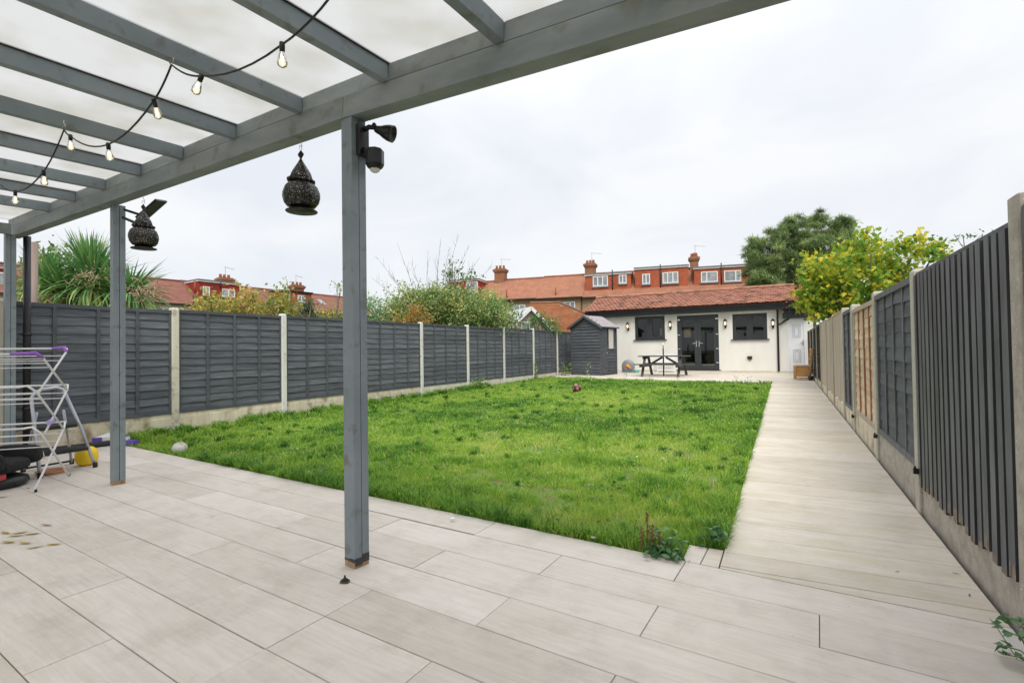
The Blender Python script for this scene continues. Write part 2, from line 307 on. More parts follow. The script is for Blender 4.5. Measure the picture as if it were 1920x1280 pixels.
PA = R(-3.01); EX = Vector((math.cos(PA), math.sin(PA))); EY = Vector((-math.sin(PA), math.cos(PA)))
XL, XR_, VTOP = -7.56, .752, 2.645
def uv2(u, v): p = EX*u+EY*v; return (p.x, p.y)
def xy2uv(x, y): p = Vector((x, y)); return p.dot(EX), p.dot(EY)
def slab(poly, z0, z1):
    b = MB(); b.prism(poly, z0, z1); return b
base = [uv2(-7.9,-1.6), uv2(.95,-1.6), uv2(.95,VTOP), uv2(-7.9,VTOP)]
base = clip(clip(base, -1, 0, 7.58), 1, 0, .754)
patio = tag(slab(base, -.15, -.007).build('patio', M['grout']), kind='structure')
P_, RW, V0, U0 = 1.172, .2615, 1.085, -1.19
full = None
def tile_poly(poly, parent, m, zf=lambda x, y: 0, ang=0.0, gap=.0018, th=.02):
    poly = [p for p in poly]
    if len(poly) < 3: return
    cx = sum(p[0] for p in poly)/len(poly); cy = sum(p[1] for p in poly)/len(poly)
    ca, sa = math.cos(-ang), math.sin(-ang)
    loc = [((x-cx)*ca-(y-cy)*sa, (x-cx)*sa+(y-cy)*ca) for x, y in poly]
    x0 = min(p[0] for p in loc); x1 = max(p[0] for p in loc); y0 = min(p[1] for p in loc); y1 = max(p[1] for p in loc)
    if x1-x0 < .02 or y1-y0 < .012: return
    sx = 1-2*gap/(x1-x0); sy = 1-2*(gap*1.25)/(y1-y0)
    mx_, my_ = (x0+x1)/2, (y0+y1)/2
    top = [(mx_+(x-mx_)*sx, my_+(y-my_)*sy) for x, y in loc]
    # small bevelled edge: outer ring a little lower than the top face
    ins = [(mx_+(x-mx_)*(1-.004/(x1-x0)), my_+(y-my_)*(1-.004/(y1-y0))) for x, y in top]
    zz = lambda x, y: zf(cx+x*ca+y*sa, cy-x*sa+y*ca)-zf(cx, cy)
    n = len(top)
    vs = [(x, y, zz(x, y)-th) for x, y in top]+[(x, y, zz(x, y)-.0015) for x, y in top]+[(x, y, zz(x, y)) for x, y in ins]
    fs = [tuple(range(2*n, 3*n))]
    for i in range(n):
        j = (i+1) % n; fs += [(i, j, n+j, n+i), (n+i, n+j, 2*n+j, 2*n+i)]
    b = MB().add(vs, fs)
    o = b.build('paving_tile', m, parent, (cx, cy, zf(cx, cy)+rnd.uniform(-.0012, .0012)), ang)
    o.rotation_euler = (rnd.uniform(-.0015,.0015), rnd.uniform(-.001,.001), ang); return o
for k in range(-9, 6):
    v0 = V0+RW*k; v1 = v0+RW if k < 5 else VTOP
    off = U0+(0 if k % 2 == 0 else P_/2)
    us = sorted([off+P_*n for n in range(-7, 4)]+([-1.775] if (k <= 0 and k % 2 == 0) else []))
    for a, b in zip(us[:-1], us[1:]):
        if b-a < .03: continue
        vo = v0+(.011 if k == 5 and -3 < a < -1.8 else 0)      # joint that has lost its grout
        poly = [uv2(a,vo), uv2(b,vo), uv2(b,v1), uv2(a,v1)]
        poly = clip(clip(poly, -1, 0, 7.56), 1, 0, .752)
        if len(poly) >= 3:
            white = k == 5 and a > .3
            tile_poly(poly, patio, M['tile_white'] if white else M['tile'], ang=PA)
# path beside the right fence
LX = -.303; FA = R(2.75); FY = lambda x, y0: y0+(x-LX)*math.tan(FA)
PY0, PY1 = 2.62, 15.25
pb = clip(clip([(LX,2.60),(.754,2.60),(.754,16.2),(LX,16.2)], 0, 1, 15.28), 0, -1, -2.60)
b = MB()
for i in range(14):
    y0 = 2.62+i*(15.28-2.62)/14; y1 = 2.62+(i+1)*(15.28-2.62)/14
    b.add([(LX,y0,gh(y0)-.008),(.754,y0,gh(y0)-.008),(.754,y1,gh(y1)-.008),(LX,y1,gh(y1)-.008),(LX,y0,-.15),(LX,y1,-.15)], [(0,1,2,3),(4,0,3,5)])
path = tag(b.build('garden_path', M['grout']), kind='structure')
ys = [2.689, 2.886]
while ys[-1] < 15.1: ys.append(ys[-1]+.262)
vtopY = lambda x: (VTOP+(-x*math.sin(PA)))/math.cos(PA) if False else (uv2(0,VTOP)[1]+(x-uv2(0,VTOP)[0])*math.tan(PA))
tile_poly([(LX,vtopY(LX)+.001),(.752,vtopY(.752)+.001),(.752,FY(.752,ys[0])),(LX,FY(LX,ys[0]))], path, M['tile_path'], gh, FA)
for a, c in zip(ys[:-1], ys[1:]):
    poly = [(LX,a),(.752,FY(.752,a)),(.752,FY(.752,c)),(LX,c)]
    poly = clip(poly, 0, 1, 15.28)
    if len(poly) >= 3: tile_poly(poly, path, M['tile_path'], gh, FA, gap=.0019)
tile_poly([(-.482,vtopY(-.482)),(-.395,vtopY(-.395)),(-.385,2.907),(-.486,2.905)], path, M['tile'], gh, 0)
tile_poly([(-.393,vtopY(-.393)),(LX-.003,vtopY(LX)),(LX-.003,2.909),(-.383,2.907)], path, M['tile_path'], gh, 0)
# rear terrace in front of the outbuilding
tf = lambda x: 15.29+(x+.30)*(-.174)      # front edge
tpoly = [(-7.56,tf(-7.56)),(-.303,15.29),(.752,15.285),(.752,20.75),(-7.56,20.75)]
tb = MB(); tb.prism(tpoly, -.15, lambda x, y: gh(y)-.006)
terr = tag(tb.build('rear_terrace', M['tile_path']), kind='structure')
tt = MB(); row = 0; y = 15.3
while y < 20.7:
    x = -8.2+(row % 2)*.6
    while x < .75:
        pl = [(x+.003,y+.003),(x+1.197,y+.003),(x+1.197,y+.262),(x+.003,y+.262)]
        pl = clip(clip(clip(clip(pl,-1,0,7.56),1,0,.752),0,1,20.74), -.174, -1, -(15.29-.30*.174+.004))
        if len(pl) >= 3 and abs(sum(pl[i][0]*pl[(i+1)%len(pl)][1]-pl[(i+1)%len(pl)][0]*pl[i][1] for i in range(len(pl)))) > .004:
            tt.prism(pl, lambda a, b: gh(b)-.02, lambda a, b: gh(b))
        x += 1.2
    y += .265; row += 1
stuff(tt.build('terrace_tile', M['tile_path'], terr))

# ---------------------------------------------------------------- lawn
rs = np.random.RandomState(5)
_L = rs.rand(256, 256)
def vn(x, y, s, o=0):
    x = np.asarray(x)*s+50+o*13.7; y = np.asarray(y)*s+50+o*7.3
    xi = np.floor(x).astype(int); yi = np.floor(y).astype(int); fx = x-xi; fy = y-yi
    fx = fx*fx*(3-2*fx); fy = fy*fy*(3-2*fy); q = lambda a, b: _L[a % 256, b % 256]
    return (q(xi,yi)*(1-fx)+q(xi+1,yi)*fx)*(1-fy)+(q(xi,yi+1)*(1-fx)+q(xi+1,yi+1)*fx)*fy
def fbm(x, y, s, o=0): return .55*vn(x,y,s,o)+.28*vn(x,y,s*2.1,o+1)+.17*vn(x,y,s*4.3,o+2)
V0x, V0y = uv2(0, VTOP)
def lawn_front(x): return np.where(x > -.487, 2.908, V0y+(x-V0x)*math.tan(PA))
def lawn_back(x): return 15.29+(x+.30)*(-.174)
LXL, LXR = -7.565, -.306
nx, ny = 60, 130; vs = []; fs = []
for j in range(ny+1):
    for i in range(nx+1):
        x = LXL+(LXR-LXL)*i/nx; y0 = float(lawn_front(x)); y1 = lawn_back(x); y = y0+(y1-y0)*j/ny
        edge = min(1, 6*min(j/ny*2, (ny-j)/ny*2, i/nx*4, (nx-i)/nx*4))
        vs.append((x, y, gh(y)-.03+edge*.045*float(fbm(x, y, .9, 3))))
for j in range(ny):
    for i in range(nx): a = j*(nx+1)+i; fs.append((a, a+1, a+nx+2, a+nx+1))
lawn = tag(obj('lawn', npmesh('lawn', vs, fs, M['soil'], smooth=True)), kind='structure')
def zlawn(x, y):
    gy = .008*np.maximum(0, y-3)
    y0 = lawn_front(x); y1 = lawn_back(x); t = (y-y0)/(y1-y0); s = (x-LXL)/(LXR-LXL)
    edge = np.clip(6*np.minimum(np.minimum(t*2, (1-t)*2), np.minimum(s*4, (1-s)*4)), 0, 1)
    return gy-.03+edge*.045*fbm(x, y, .9, 3)
NB = 330000
cx = []; 
ang = np.arctan2(0, 1)
xx = rs.uniform(LXL, LXR, 2600000); yy = rs.uniform(2.6, 16.6, 2600000)
ok = (yy > lawn_front(xx)+.004) & (yy < lawn_back(xx)-.01); xx = xx[ok]; yy = yy[ok]
dd = np.hypot(xx, yy); keep = rs.rand(len(xx)) < np.clip((3.0/dd)**1.75, 0, 1)*.55
bare = (fbm(xx, yy, 3.1, 31) > .70); keep &= ~(bare & (rs.rand(len(xx)) < .85))
xx = xx[keep][:NB]; yy = yy[keep][:NB]; dd = dd[keep][:NB]; n = len(xx)
tuft = fbm(xx, yy, 2.2, 7); patch = fbm(xx, yy, .55, 11); small = fbm(xx, yy, 6, 15)
ed = np.minimum(np.minimum(xx-LXL, LXR-xx), np.minimum(yy-lawn_front(xx), (lawn_back(xx)-yy)))
near_edge = np.clip(1-ed/.22, 0, 1)
leftlong = np.clip(1-(xx-LXL)/.9, 0, 1)*np.clip((9-yy)/5, 0, 1)
h = .022+.085*np.clip(tuft-.46, 0, 1)**1.1*1.6+.02*small+near_edge*.045*(fbm(xx,yy,1.5,21) > .42)+leftlong*.06
h *= rs.uniform(.6, 1.35, n); wd = rs.uniform(.0016, .0034, n)*np.clip(dd/3.2, 1, 4.5)
th = rs.uniform(0, 2*np.pi, n); la = rs.uniform(0, 2*np.pi, n); lean = rs.uniform(.2, 1.05, n)*h
zz = zlawn(xx, yy)-.004
bx = np.cos(th)*wd; by = np.sin(th)*wd
lx = np.cos(la)*lean; ly = np.sin(la)*lean
v = np.empty((n, 5, 3)); 
v[:,0] = np.stack([xx-bx, yy-by, zz], 1); v[:,1] = np.stack([xx+bx, yy+by, zz], 1)
v[:,2] = np.stack([xx-bx*.8+lx*.35, yy-by*.8+ly*.35, zz+h*.6], 1); v[:,3] = np.stack([xx+bx*.8+lx*.35, yy+by*.8+ly*.35, zz+h*.6], 1)
v[:,4] = np.stack([xx+lx, yy+ly, zz+h*.95], 1)
f0 = np.array([[0,1,3],[0,3,2],[2,3,4]]); f = (f0[None]+np.arange(n)[:,None,None]*5).reshape(-1, 3)
tint = np.clip(.10+.75*patch+.45*(small-.5)-.8*np.clip(tuft-.5, 0, 1)+rs.normal(0, .13, n)-.12*leftlong-.08*near_edge, 0, 1)
dead = rs.rand(n) < .05; tint[dead] = rs.uniform(.9, 1, dead.sum())
M['grass'] = leafmat('grass_blades', [(0,(.05,.15,.018)),(.25,(.135,.31,.04)),(.5,(.29,.485,.06)),(.75,(.46,.60,.10)),(1,(.60,.55,.25))], trans=.45, rough=.55)
grass = obj('grass', npmesh('grass', v.reshape(-1,3), f, M['grass'], np.repeat(tint, 5))); tag(grass, 'short patchy green lawn grass with darker longer tufts', 'grass', kind='stuff')

# longer uncut tufts along the edges and dotted over the lawn
tx = []; ty = []; tk = []
for i in range(150): tx.append(rs.uniform(-5.5,-.55)); ty.append(float(lawn_front(tx[-1]))+abs(rs.normal(0,.05))+.01); tk.append(rs.uniform(.5,1.1))
for i in range(90): yq = 2.95+9*rs.rand()**1.6; tx.append(LXR-abs(rs.normal(0,.04))-.008); ty.append(yq); tk.append(rs.uniform(.4,.9))
for i in range(170): yq = 3.0+9*rs.rand()**1.3; tx.append(LXL+abs(rs.normal(0,.22))+.02); ty.append(yq); tk.append(rs.uniform(.6,1.2))
for i in range(300): yq = 2.8+11*rs.rand()**1.4; tx.append(rs.uniform(LXL+.1,LXR-.1)); ty.append(yq); tk.append(rs.uniform(.3,.75))
tx = np.array(tx); ty = np.array(ty); tk = np.array(tk); okt = (ty > lawn_front(tx)) & (ty < lawn_back(tx)-.1); tx = tx[okt]; ty = ty[okt]; tk = tk[okt]
nbl = 55; n = len(tx)*nbl; x_ = np.repeat(tx,nbl)+rs.normal(0,.035,n)*np.repeat(tk,nbl); y_ = np.repeat(ty,nbl)+rs.normal(0,.035,n)*np.repeat(tk,nbl)
ok = (y_ > lawn_front(x_)-.002) & (x_ < LXR+.001) & (x_ > LXL); x_ = x_[ok]; y_ = y_[ok]; k_ = np.repeat(tk,nbl)[ok]; tt_ = np.repeat(rs.uniform(.05,.5,len(tx)),nbl)[ok]; n = len(x_)
H_ = k_*rs.uniform(.05,.15,n); az = rs.uniform(0,2*np.pi,n); dx = np.cos(az); dy = np.sin(az); W_ = rs.uniform(.0013,.0026,n)*np.clip(np.hypot(x_,y_)/3,1,3); le = rs.uniform(.25,1.0,n)*H_; z_ = zlawn(x_,y_)-.004
v = np.empty((n,7,3))
for q,(f_,hh,ww) in enumerate(((0,0,1),(.22,.62,.9),(.62,.92,.7))):
    for e_,sg in ((0,-1),(1,1)): v[:,2*q+e_] = np.stack([x_+dx*le*f_-dy*W_*ww*sg, y_+dy*le*f_+dx*W_*ww*sg, z_+H_*hh],1)
v[:,6] = np.stack([x_+dx*le*1.1, y_+dy*le*1.1, z_+H_*rs.uniform(.55,.98,n)],1)
f0 = np.array([[0,1,3],[0,3,2],[2,3,5],[2,5,4],[4,5,6]]); f = (f0[None]+np.arange(n)[:,None,None]*7).reshape(-1,3)
tag(obj('grass_tufts', npmesh('grass_tufts', v.reshape(-1,3), f, M['grass'], np.repeat(np.clip(tt_+rs.normal(0,.1,n),0,1),7))), 'longer uncut grass tufts along the lawn edges', 'grass', kind='stuff')

def leaves(pos, size, rs, aspect=.45, nrm=None, spread=1.0, droop=0):
    """rhombic leaves: pos (n,3), size (n,) -> verts, faces (folded along the midrib)"""
    n = len(pos); d = rs.normal(size=(n,3)); d[:,2] = d[:,2]*spread-droop; d /= np.linalg.norm(d, axis=1)[:,None]
    if nrm is None: nrm = rs.normal(size=(n,3)); nrm[:,2] = np.abs(nrm[:,2])+.6
    s = np.cross(d, nrm); s /= np.linalg.norm(s, axis=1)[:,None]+1e-9; up_ = np.cross(s, d)
    L = size[:,None]; W = L*aspect
    v = np.empty((n,4,3)); v[:,0] = pos-d*L*.5; v[:,1] = pos+s*W*.5+up_*W*.12; v[:,2] = pos+d*L*.5; v[:,3] = pos-s*W*.5+up_*W*.12
    f = (np.array([[0,1,2],[0,2,3]])[None]+np.arange(n)[:,None,None]*4).reshape(-1,3)
    return v.reshape(-1,3), f
# broad-leaved weeds growing through the lawn
npat = 300; px = rs.uniform(LXL+.1, LXR-.1, npat); py = 2.8+12.5*rs.rand(npat)**1.5
okp = (py > lawn_front(px)+.1) & (py < lawn_back(px)-.1); px = px[okp]; py = py[okp]
pp = []; sz = []; tn = []
for a, b_ in zip(px, py):
    k = rs.randint(8, 26); r_ = rs.uniform(.04, .13)
    q = np.stack([a+rs.normal(0, r_, k), b_+rs.normal(0, r_, k)], 1)
    q = q[(q[:,1] > lawn_front(q[:,0])) & (q[:,0] < LXR) & (q[:,0] > LXL)]
    if len(q) == 0: continue
    z = zlawn(q[:,0], q[:,1])+rs.uniform(.01, .045, len(q)); pp.append(np.column_stack([q, z])); sz.append(rs.uniform(.02, .05, len(q))); tn.append(np.clip(rs.normal(.35, .2)+rs.normal(0,.12,len(q)), 0, 1))
pp = np.concatenate(pp); sz = np.concatenate(sz); tn = np.concatenate(tn)
v, f = leaves(pp, sz, rs, .6, spread=.35)
M['weed'] = leafmat('weed_leaf', [(0,(.07,.17,.035)),(.5,(.16,.31,.07)),(1,(.33,.45,.17))], trans=.25)
tag(obj('lawn_weeds', npmesh('lawn_weeds', v, f, M['weed'], np.repeat(tn, 4))), 'low broad-leaved weeds and clover scattered through the lawn', 'weeds', kind='stuff')

# ---------------------------------------------------------------- pergola
BA = R(-3.2); bx_, by_ = math.cos(BA), math.sin(BA); B0 = (-1.965, 1.86)
def bl(s): return (B0[0]+bx_*s, B0[1]+by_*s)           # point on the beam line
def bz(x): return 2.325-(x+1.965)*(.0245 if x < -1.965 else .062)   # underside of the beam
perg = thing('pergola', 'grey timber pergola with translucent twin-wall roof over the patio', 'pergola', (B0[0], B0[1], 0))
PL = perg.location
def post(x, y, zt, rz, chips=False):
    h_ = .0435; b = MB()
    for a in (-1, 1):                     # two timbers bolted side by side with an open joint
        b.box((-h_, a*.0225-.0205, .036), (h_, a*.0225+.0205, zt))
    o = b.build('post', M['pergola'], perg, (x-PL.x, y-PL.y, 0), rz)
    f = MB()
    f.box((-h_+.001,-.042,0), (h_-.001,.042,.0359)); f.build('post_foot', M['bare'], o)
    if not chips: return o
    c = MB()
    c.box((h_+.0005,-.043,.012), (h_+.002,.0,.05)); c.box((h_+.0005,.001,.02), (h_+.002,.043,.062)); c.box((-h_,-.0445,.032), (.0,-.0435,.042)); c.box((.001,-.0445,.030), (h_,-.0435,.047)); c.build('chipped_paint', M['chip'], o)
    return o
post(-1.965, 1.865, bz(-1.965), R(-8), True); post(-5.035, 2.085, bz(-5.0), R(-8)); post(-7.47, 2.085, bz(-7.4), R(-6))
def beam(s0, s1, z0a, z0b, hh, wdt, name):
    p = bl(s0); q = bl(s1); b = MB()
    b.bar((p[0]-PL.x, p[1]-PL.y, z0a+hh/2), (q[0]-PL.x, q[1]-PL.y, z0b+hh/2), wdt, hh); return b.build(name, M['beam'], perg)
sL, sR = -5.75, 3.1
beam(sL, -.022, bz(bl(sL)[0]), bz(-1.98), .112, .09, 'beam'); beam(-.018, sR, bz(-1.965), bz(bl(sR)[0]), .112, .09, 'beam')
raf = [.96-.672*k for k in range(0, 9)]; raf = [.96+.672*2, .96+.672]+raf          # distance of each rafter along the beam
ry = Vector((-by_, bx_, 0))
raf_s = sorted(raf)
for s in raf_s:
    if s < sL+.1: continue
    p = bl(s); zb = bz(p[0])+.113
    if s > raf_s[0] or True:
        a = Vector((p[0], p[1], zb+.043))+ry*-.046; e_ = Vector((p[0], p[1], zb+.043-.035*3.2))-ry*3.3
        MB().bar(a-PL, e_-PL, .047, .086).build('rafter', M['pergola'], perg)
edges = [sL]+[s for s in raf_s if s > sL]+[sR]
for a, c in zip(edges[:-1], edges[1:]):      # blocking between the rafters, standing on the beam
    a2 = a+(.0255 if a > sL else 0); c2 = c-(.0255 if c < sR else 0)
    if c2-a2 < .05: continue
    p = bl(a2); q = bl(c2); MB().bar((p[0]-PL.x, p[1]-PL.y, bz(p[0])+.115+.041), (q[0]-PL.x, q[1]-PL.y, bz(q[0])+.115+.041), .088, .082).build('blocking', M['beam'], perg)
for s in raf_s:                               # end of each rafter butts on the blocking line
    if s < sL+.1: continue
    p = bl(s); MB().bar((p[0]-.024*bx_-PL.x, p[1]-PL.y-.024*by_, bz(p[0])+.156), (p[0]+.024*bx_-PL.x, p[1]-PL.y+.024*by_, bz(p[0])+.156), .084, .08).build('blocking', M['beam'], perg)
pan = edges[::2] if edges[::2][-1] == sR else edges[::2]+[sR]
for a, c in zip(pan[:-1], pan[1:]):
    p = Vector((*bl(a+.006), 0)); q = Vector((*bl(c-.006), 0)); vs = []
    for pt in (p, q):
        z = bz(pt.x)+.113+.0865
        for t in (.12, -3.3):
            w_ = pt+ry*t; zz_ = z+.035*(t if t < 0 else 0)+.004
            vs.append((w_.x-PL.x, w_.y-PL.y, zz_))
    vv = vs+[(x, y, z+.016) for x, y, z in vs]
    o = MB().add(vv, [(0,1,3,2),(4,6,7,5),(0,4,5,1),(2,3,7,6),(0,2,6,4),(1,5,7,3)]).build('roof_panel', M['roof'], perg)
for s in pan[1:-1]:                           # dark glazing gasket where two sheets meet
    p = Vector((*bl(s+.026), 0)); z = bz(p.x)+.113+.0863
    a = p-ry*.03; e_ = p-ry*3.3
    MB().bar((a.x-PL.x, a.y-PL.y, z), (e_.x-PL.x, e_.y-PL.y, z-.035*3.27), .012, .01).build('gasket', M['blackm'], perg)
p3 = Vector((-7.42, 2.12, bz(-7.4)))          # side beam back to the house at the left end
MB().bar((p3.x-PL.x, p3.y-.05-PL.y, p3.z+.05), (p3.x-.15-PL.x, p3.y-3.2-PL.y, p3.z-.05), .07, .11).build('side_beam', M['beam'], perg)
# rainwater pipe at the left end
dp = thing('downpipe', 'round black downpipe beside the leftmost pergola post', 'downpipe', (-7.5, 2.235, 0))
b = MB(); b.tube([(0,0,0.0),(0,0,2.47)], .034, 12); b.build('pipe', M['black'], dp)
for z in (.5, 1.34): MB().tube([(0,0,z),(0,0,z+.035)], .04, 12).build('pipe_clip', M['black'], dp)

# ---------------------------------------------------------------- festoon lights under the rafters
M['bulb'] = litglass('lit_bulb_glass', (1,.80,.50), .85, .6)
M['filament'] = glow('bulb_filament', (1, .62, .26), 60)
M['steel'] = mat('zinc_hook', (.45,.45,.45), (.6,.6,.6), (20,20,20), rough=.35, metal=1)
fl = thing('festoon_lights', 'string of warm clear bulbs on black cable under the pergola rafters', 'string lights', (-2.37, 1.185, 2.4))
FL = fl.location
H1 = Vector((-2.372, 1.185, 2.398)); H2 = Vector((-3.61, 1.232, 2.408)); H0 = Vector((-1.02, 1.14, 2.40)); H3 = Vector((-4.95, 1.275, 2.43))
bulbs = [((-1.573,1.156,2.222),.0,.0), ((-2.121,1.176,2.272),.25,-.2), ((-2.535,1.191,2.281),.6,.5), ((-3.019,1.208,2.186),.0,.1), ((-3.509,1.226,2.346),-.1,0), ((-3.916,1.24,2.226),.15,.1), ((-4.42,1.258,2.192),0,0)]
def wire(pts, sag=.02):
    out = []
    for a, c in zip(pts[:-1], pts[1:]):
        for i in range(6):
            t = i/6; q = a.lerp(c, t); out.append(q+Vector((0,0,-sag*4*t*(1-t)*(a-c).length))-FL)
    return out+[pts[-1]-FL]
B = [Vector(x[0]) for x in bulbs]
MB().tube(wire([H0+Vector((.25,0,.02)), Vector((-1.25,1.146,2.33)), B[0], B[1], H1, B[2], B[3], B[4], H2, B[5], B[6], H3], .06), .0042, 6).build('cable', M['rubber'], fl)
for hp in (H1, H2, H0, H3):
    ring = [hp+Vector((.016*math.cos(t), 0, .018+.016*math.sin(t)))-FL for t in [i*math.pi/5-1.2 for i in range(9)]]
    MB().tube([hp+Vector((0,0,.055))-FL]+ring[::-1], .0025, 6).build('hook', M['steel'], fl)
for (c, tx, ty) in bulbs:
    c = Vector(c); rm = Matrix.Rotation(tx, 4, 'Y') @ Matrix.Rotation(ty, 4, 'X')
    rm = rm @ Matrix.Scale(.78, 4)
    gb = MB().lathe([(.010,-.034),(.0135,-.042),(.019,-.062),(.0235,-.084),(.0205,-.098),(.011,-.106),(.0,-.108)], n=16, M=rm).build('bulb', M['bulb'], fl, c-FL)
    MB().lathe([(.0075,.012),(.0125,.008),(.013,-.012),(.0115,-.036),(.009,-.04)], n=12, M=rm).build('socket', M['black'], gb)
    MB().tube([rm @ Vector((.003*math.cos(i*2.2), .003*math.sin(i*2.2), -.05-i*.0035)) for i in range(10)], .0013, 5).build('filament', M['filament'], gb)

# ---------------------------------------------------------------- hanging lanterns
M['bronze'] = mat('dark_pierced_metal', (.022,.022,.021), (.055,.048,.042), (9,9,9), rough=.38, metal=.75, bump=.3, c3=(.6,.6,.6), s3=170, lo3=.60, hi3=.68)
M['bronzed'] = mat('dark_plain_metal', (.03,.029,.027), (.06,.055,.05), (9,9,9), rough=.35, metal=.75, bump=.2)
def lantern(x, y, zb, ztop, label, tilt):
    t = thing('hanging_lantern', label, 'lantern', (x, y, zb), 0, 'lanterns hanging from the pergola beam'); t.rotation_euler = (R(1.5), R(tilt), R(17))
    MB().lathe([(.055,.028),(.078,.034),(.094,.055),(.1025,.088),(.101,.112),(.09,.143),(.07,.165),(.05,.176)], n=48, lobes=8, amp=.055).build('body', M['bronze'], t)
    MB().lathe([(.0,.0),(.083,.002),(.087,.006),(.084,.011),(.062,.016),(.056,.03)], n=32).build('base_plate', M['bronzed'], t)
    MB().lathe([(.05,.172),(.066,.176),(.066,.186),(.058,.19)], n=32).build('collar', M['bronzed'], t)
    for k in range(16):
        a = 2*math.pi*k/16; MB().lathe([(.0,-.011),(.008,-.009),(.0115,0),(.008,.009),(.0,.011)], (.066*math.cos(a), .066*math.sin(a), .181-.004*math.cos(a)), 8).build('bead', M['bronze'], t)
    MB().lathe([(.06,.188),(.0605,.2),(.054,.222),(.041,.246),(.027,.268),(.015,.288),(.008,.302)], n=48, lobes=8, amp=.06).build('dome', M['bronze'], t)
    MB().lathe([(.007,.3),(.006,.308),(.0215,.331),(.0,.358)], n=4, sm=False).build('finial', M['bronzed'], t)
    hk = MB(); top = ztop-zb
    hk.tube([(0,0,.352)]+[(.0, .012*math.cos(a), .37+.014*math.sin(a)) for a in (-1.2,-.4,.5,1.4,2.3,3.2,4)], .0016, 6)
    hk.tube([(0,.0,top+.003),(0,0,.40),(0,.01,.392),(0,.012,.382),(0,.004,.374)], .002, 6); hk.build('hook', M['steel'], t)
lantern(-2.402, 1.885, 1.905, bz(-2.4), 'larger-looking dark pierced metal lantern hanging beside the central pergola post', .5)
lantern(-4.40, 1.995, 1.935, bz(-4.4), 'dark pierced metal lantern hanging in front of the floodlight by the left pergola post', 1)

# ---------------------------------------------------------------- security light on the middle post, floodlight by the left post
M['lens'] = mat('milky_lens', (.6,.58,.52), (.7,.68,.62), (9,9,9), rough=.3)
sl = thing('security_light', 'black sensor spotlight fixed high on the central pergola post', 'security light', (-1.905, 1.872, 2.2))
S = sl.location
b = MB(); b.box((-.016,-.032,-.075), (.012,.032,.085)); b.build('wall_plate', M['black'], sl)
b = MB(); b.tube([(.012,.0,.062),(.035,.012,.075),(.06,.022,.07)], [.012,.013,.011], 10)
b.lathe([(.0,-.01),(.013,-.008),(.013,.012),(.007,.022),(.0,.024)], (.06,.022,.072), 10); b.build('arm', M['black'], sl)
d_ = Vector((.78,.32,-.30)).normalized(); q = d_.to_track_quat('Z','Y').to_matrix().to_4x4(); q.translation = Vector((.062,.024,.064))
hd = MB().lathe([(.0,0),(.016,.004),(.021,.02),(.024,.034),(.034,.055),(.041,.078),(.043,.105),(.039,.106),(.036,.09)], n=20, M=q).build('lamp_head', M['black'], sl)
MB().lathe([(.036,.088),(.0,.089)], n=20, M=q).build('lamp_lens', M['lens'], hd)
b = MB(); b.tube([(.008,-.006,-.04),(.03,-.003,-.06),(.05,.004,-.065)], .012, 8); b.build('arm', M['black'], sl)
sm = MB(); sm.lathe([(.0,.035),(.04,.034),(.047,.026),(.047,-.045),(.038,-.062),(.027,-.068)], (.072,.012,-.085), 8, sm=False); s_o = sm.build('sensor_box', M['black'], sl)
MB().lathe([(.026,-.0665),(.024,-.078),(.012,-.086),(.0,-.088)], (.072,.012,-.085), 14).build('sensor_lens', M['lens'], s_o)
fl2 = thing('floodlight', 'small dark solar floodlight on a bracket behind the left pergola post', 'floodlight', (-4.96, 2.1, 2.3))
b = MB(); b.bar((0,0,.06),(.33,.02,-.045), .014, .02); b.build('bracket_arm', M['blackm'], fl2)
b = MB(); b.bar((0,-.01,-.01),(.30,.0,-.12), .014, .02); b.build('bracket_arm', M['blackm'], fl2)
MB().bar((.27,0,-.095),(.36,.01,-.13), .05, .05).build('lamp_head', M['black'], fl2)
MB().bar((.29,.0,-.055),(.46,.07,.085), .14, .016, upv=(-.55,-.5,.7)).build('solar_panel', M['black'], fl2)
# ---------------------------------------------------------------- fences
def slat_mesh(seed, mt, Hh=.128, amp=.006, pr=.020):
    r = random.Random(seed); n = 8; vs = []; a1 = r.uniform(0,6); a2 = r.uniform(0,6); k1 = r.uniform(.6,1.6)
    for i in range(n+1):
        t = i/n-.5; w_ = amp*(math.sin(6.28*k1*t+a1)+.5*math.sin(19*t+a2)); bo = .004*math.sin(5*t+a2)
        vs += [(.004, t, Hh), (pr+bo, t, w_), (pr-.008+bo, t, w_-.0005), (-.004, t, Hh)]
    fs = []
    for i in range(n):
        o = 4*i
        for k in range(3): fs.append((o+k, o+k+1, o+4+k+1, o+4+k))
    return MB().add(vs, [f[::-1] for f in fs]).mesh('slat', mt)
SL = {k: [slat_mesh(s, M[k], pr=.020 if k == 'fence' else .012) for s in range(5)] for k in ('fence', 'flap', 'forange', 'fblack', 'fgreen')}
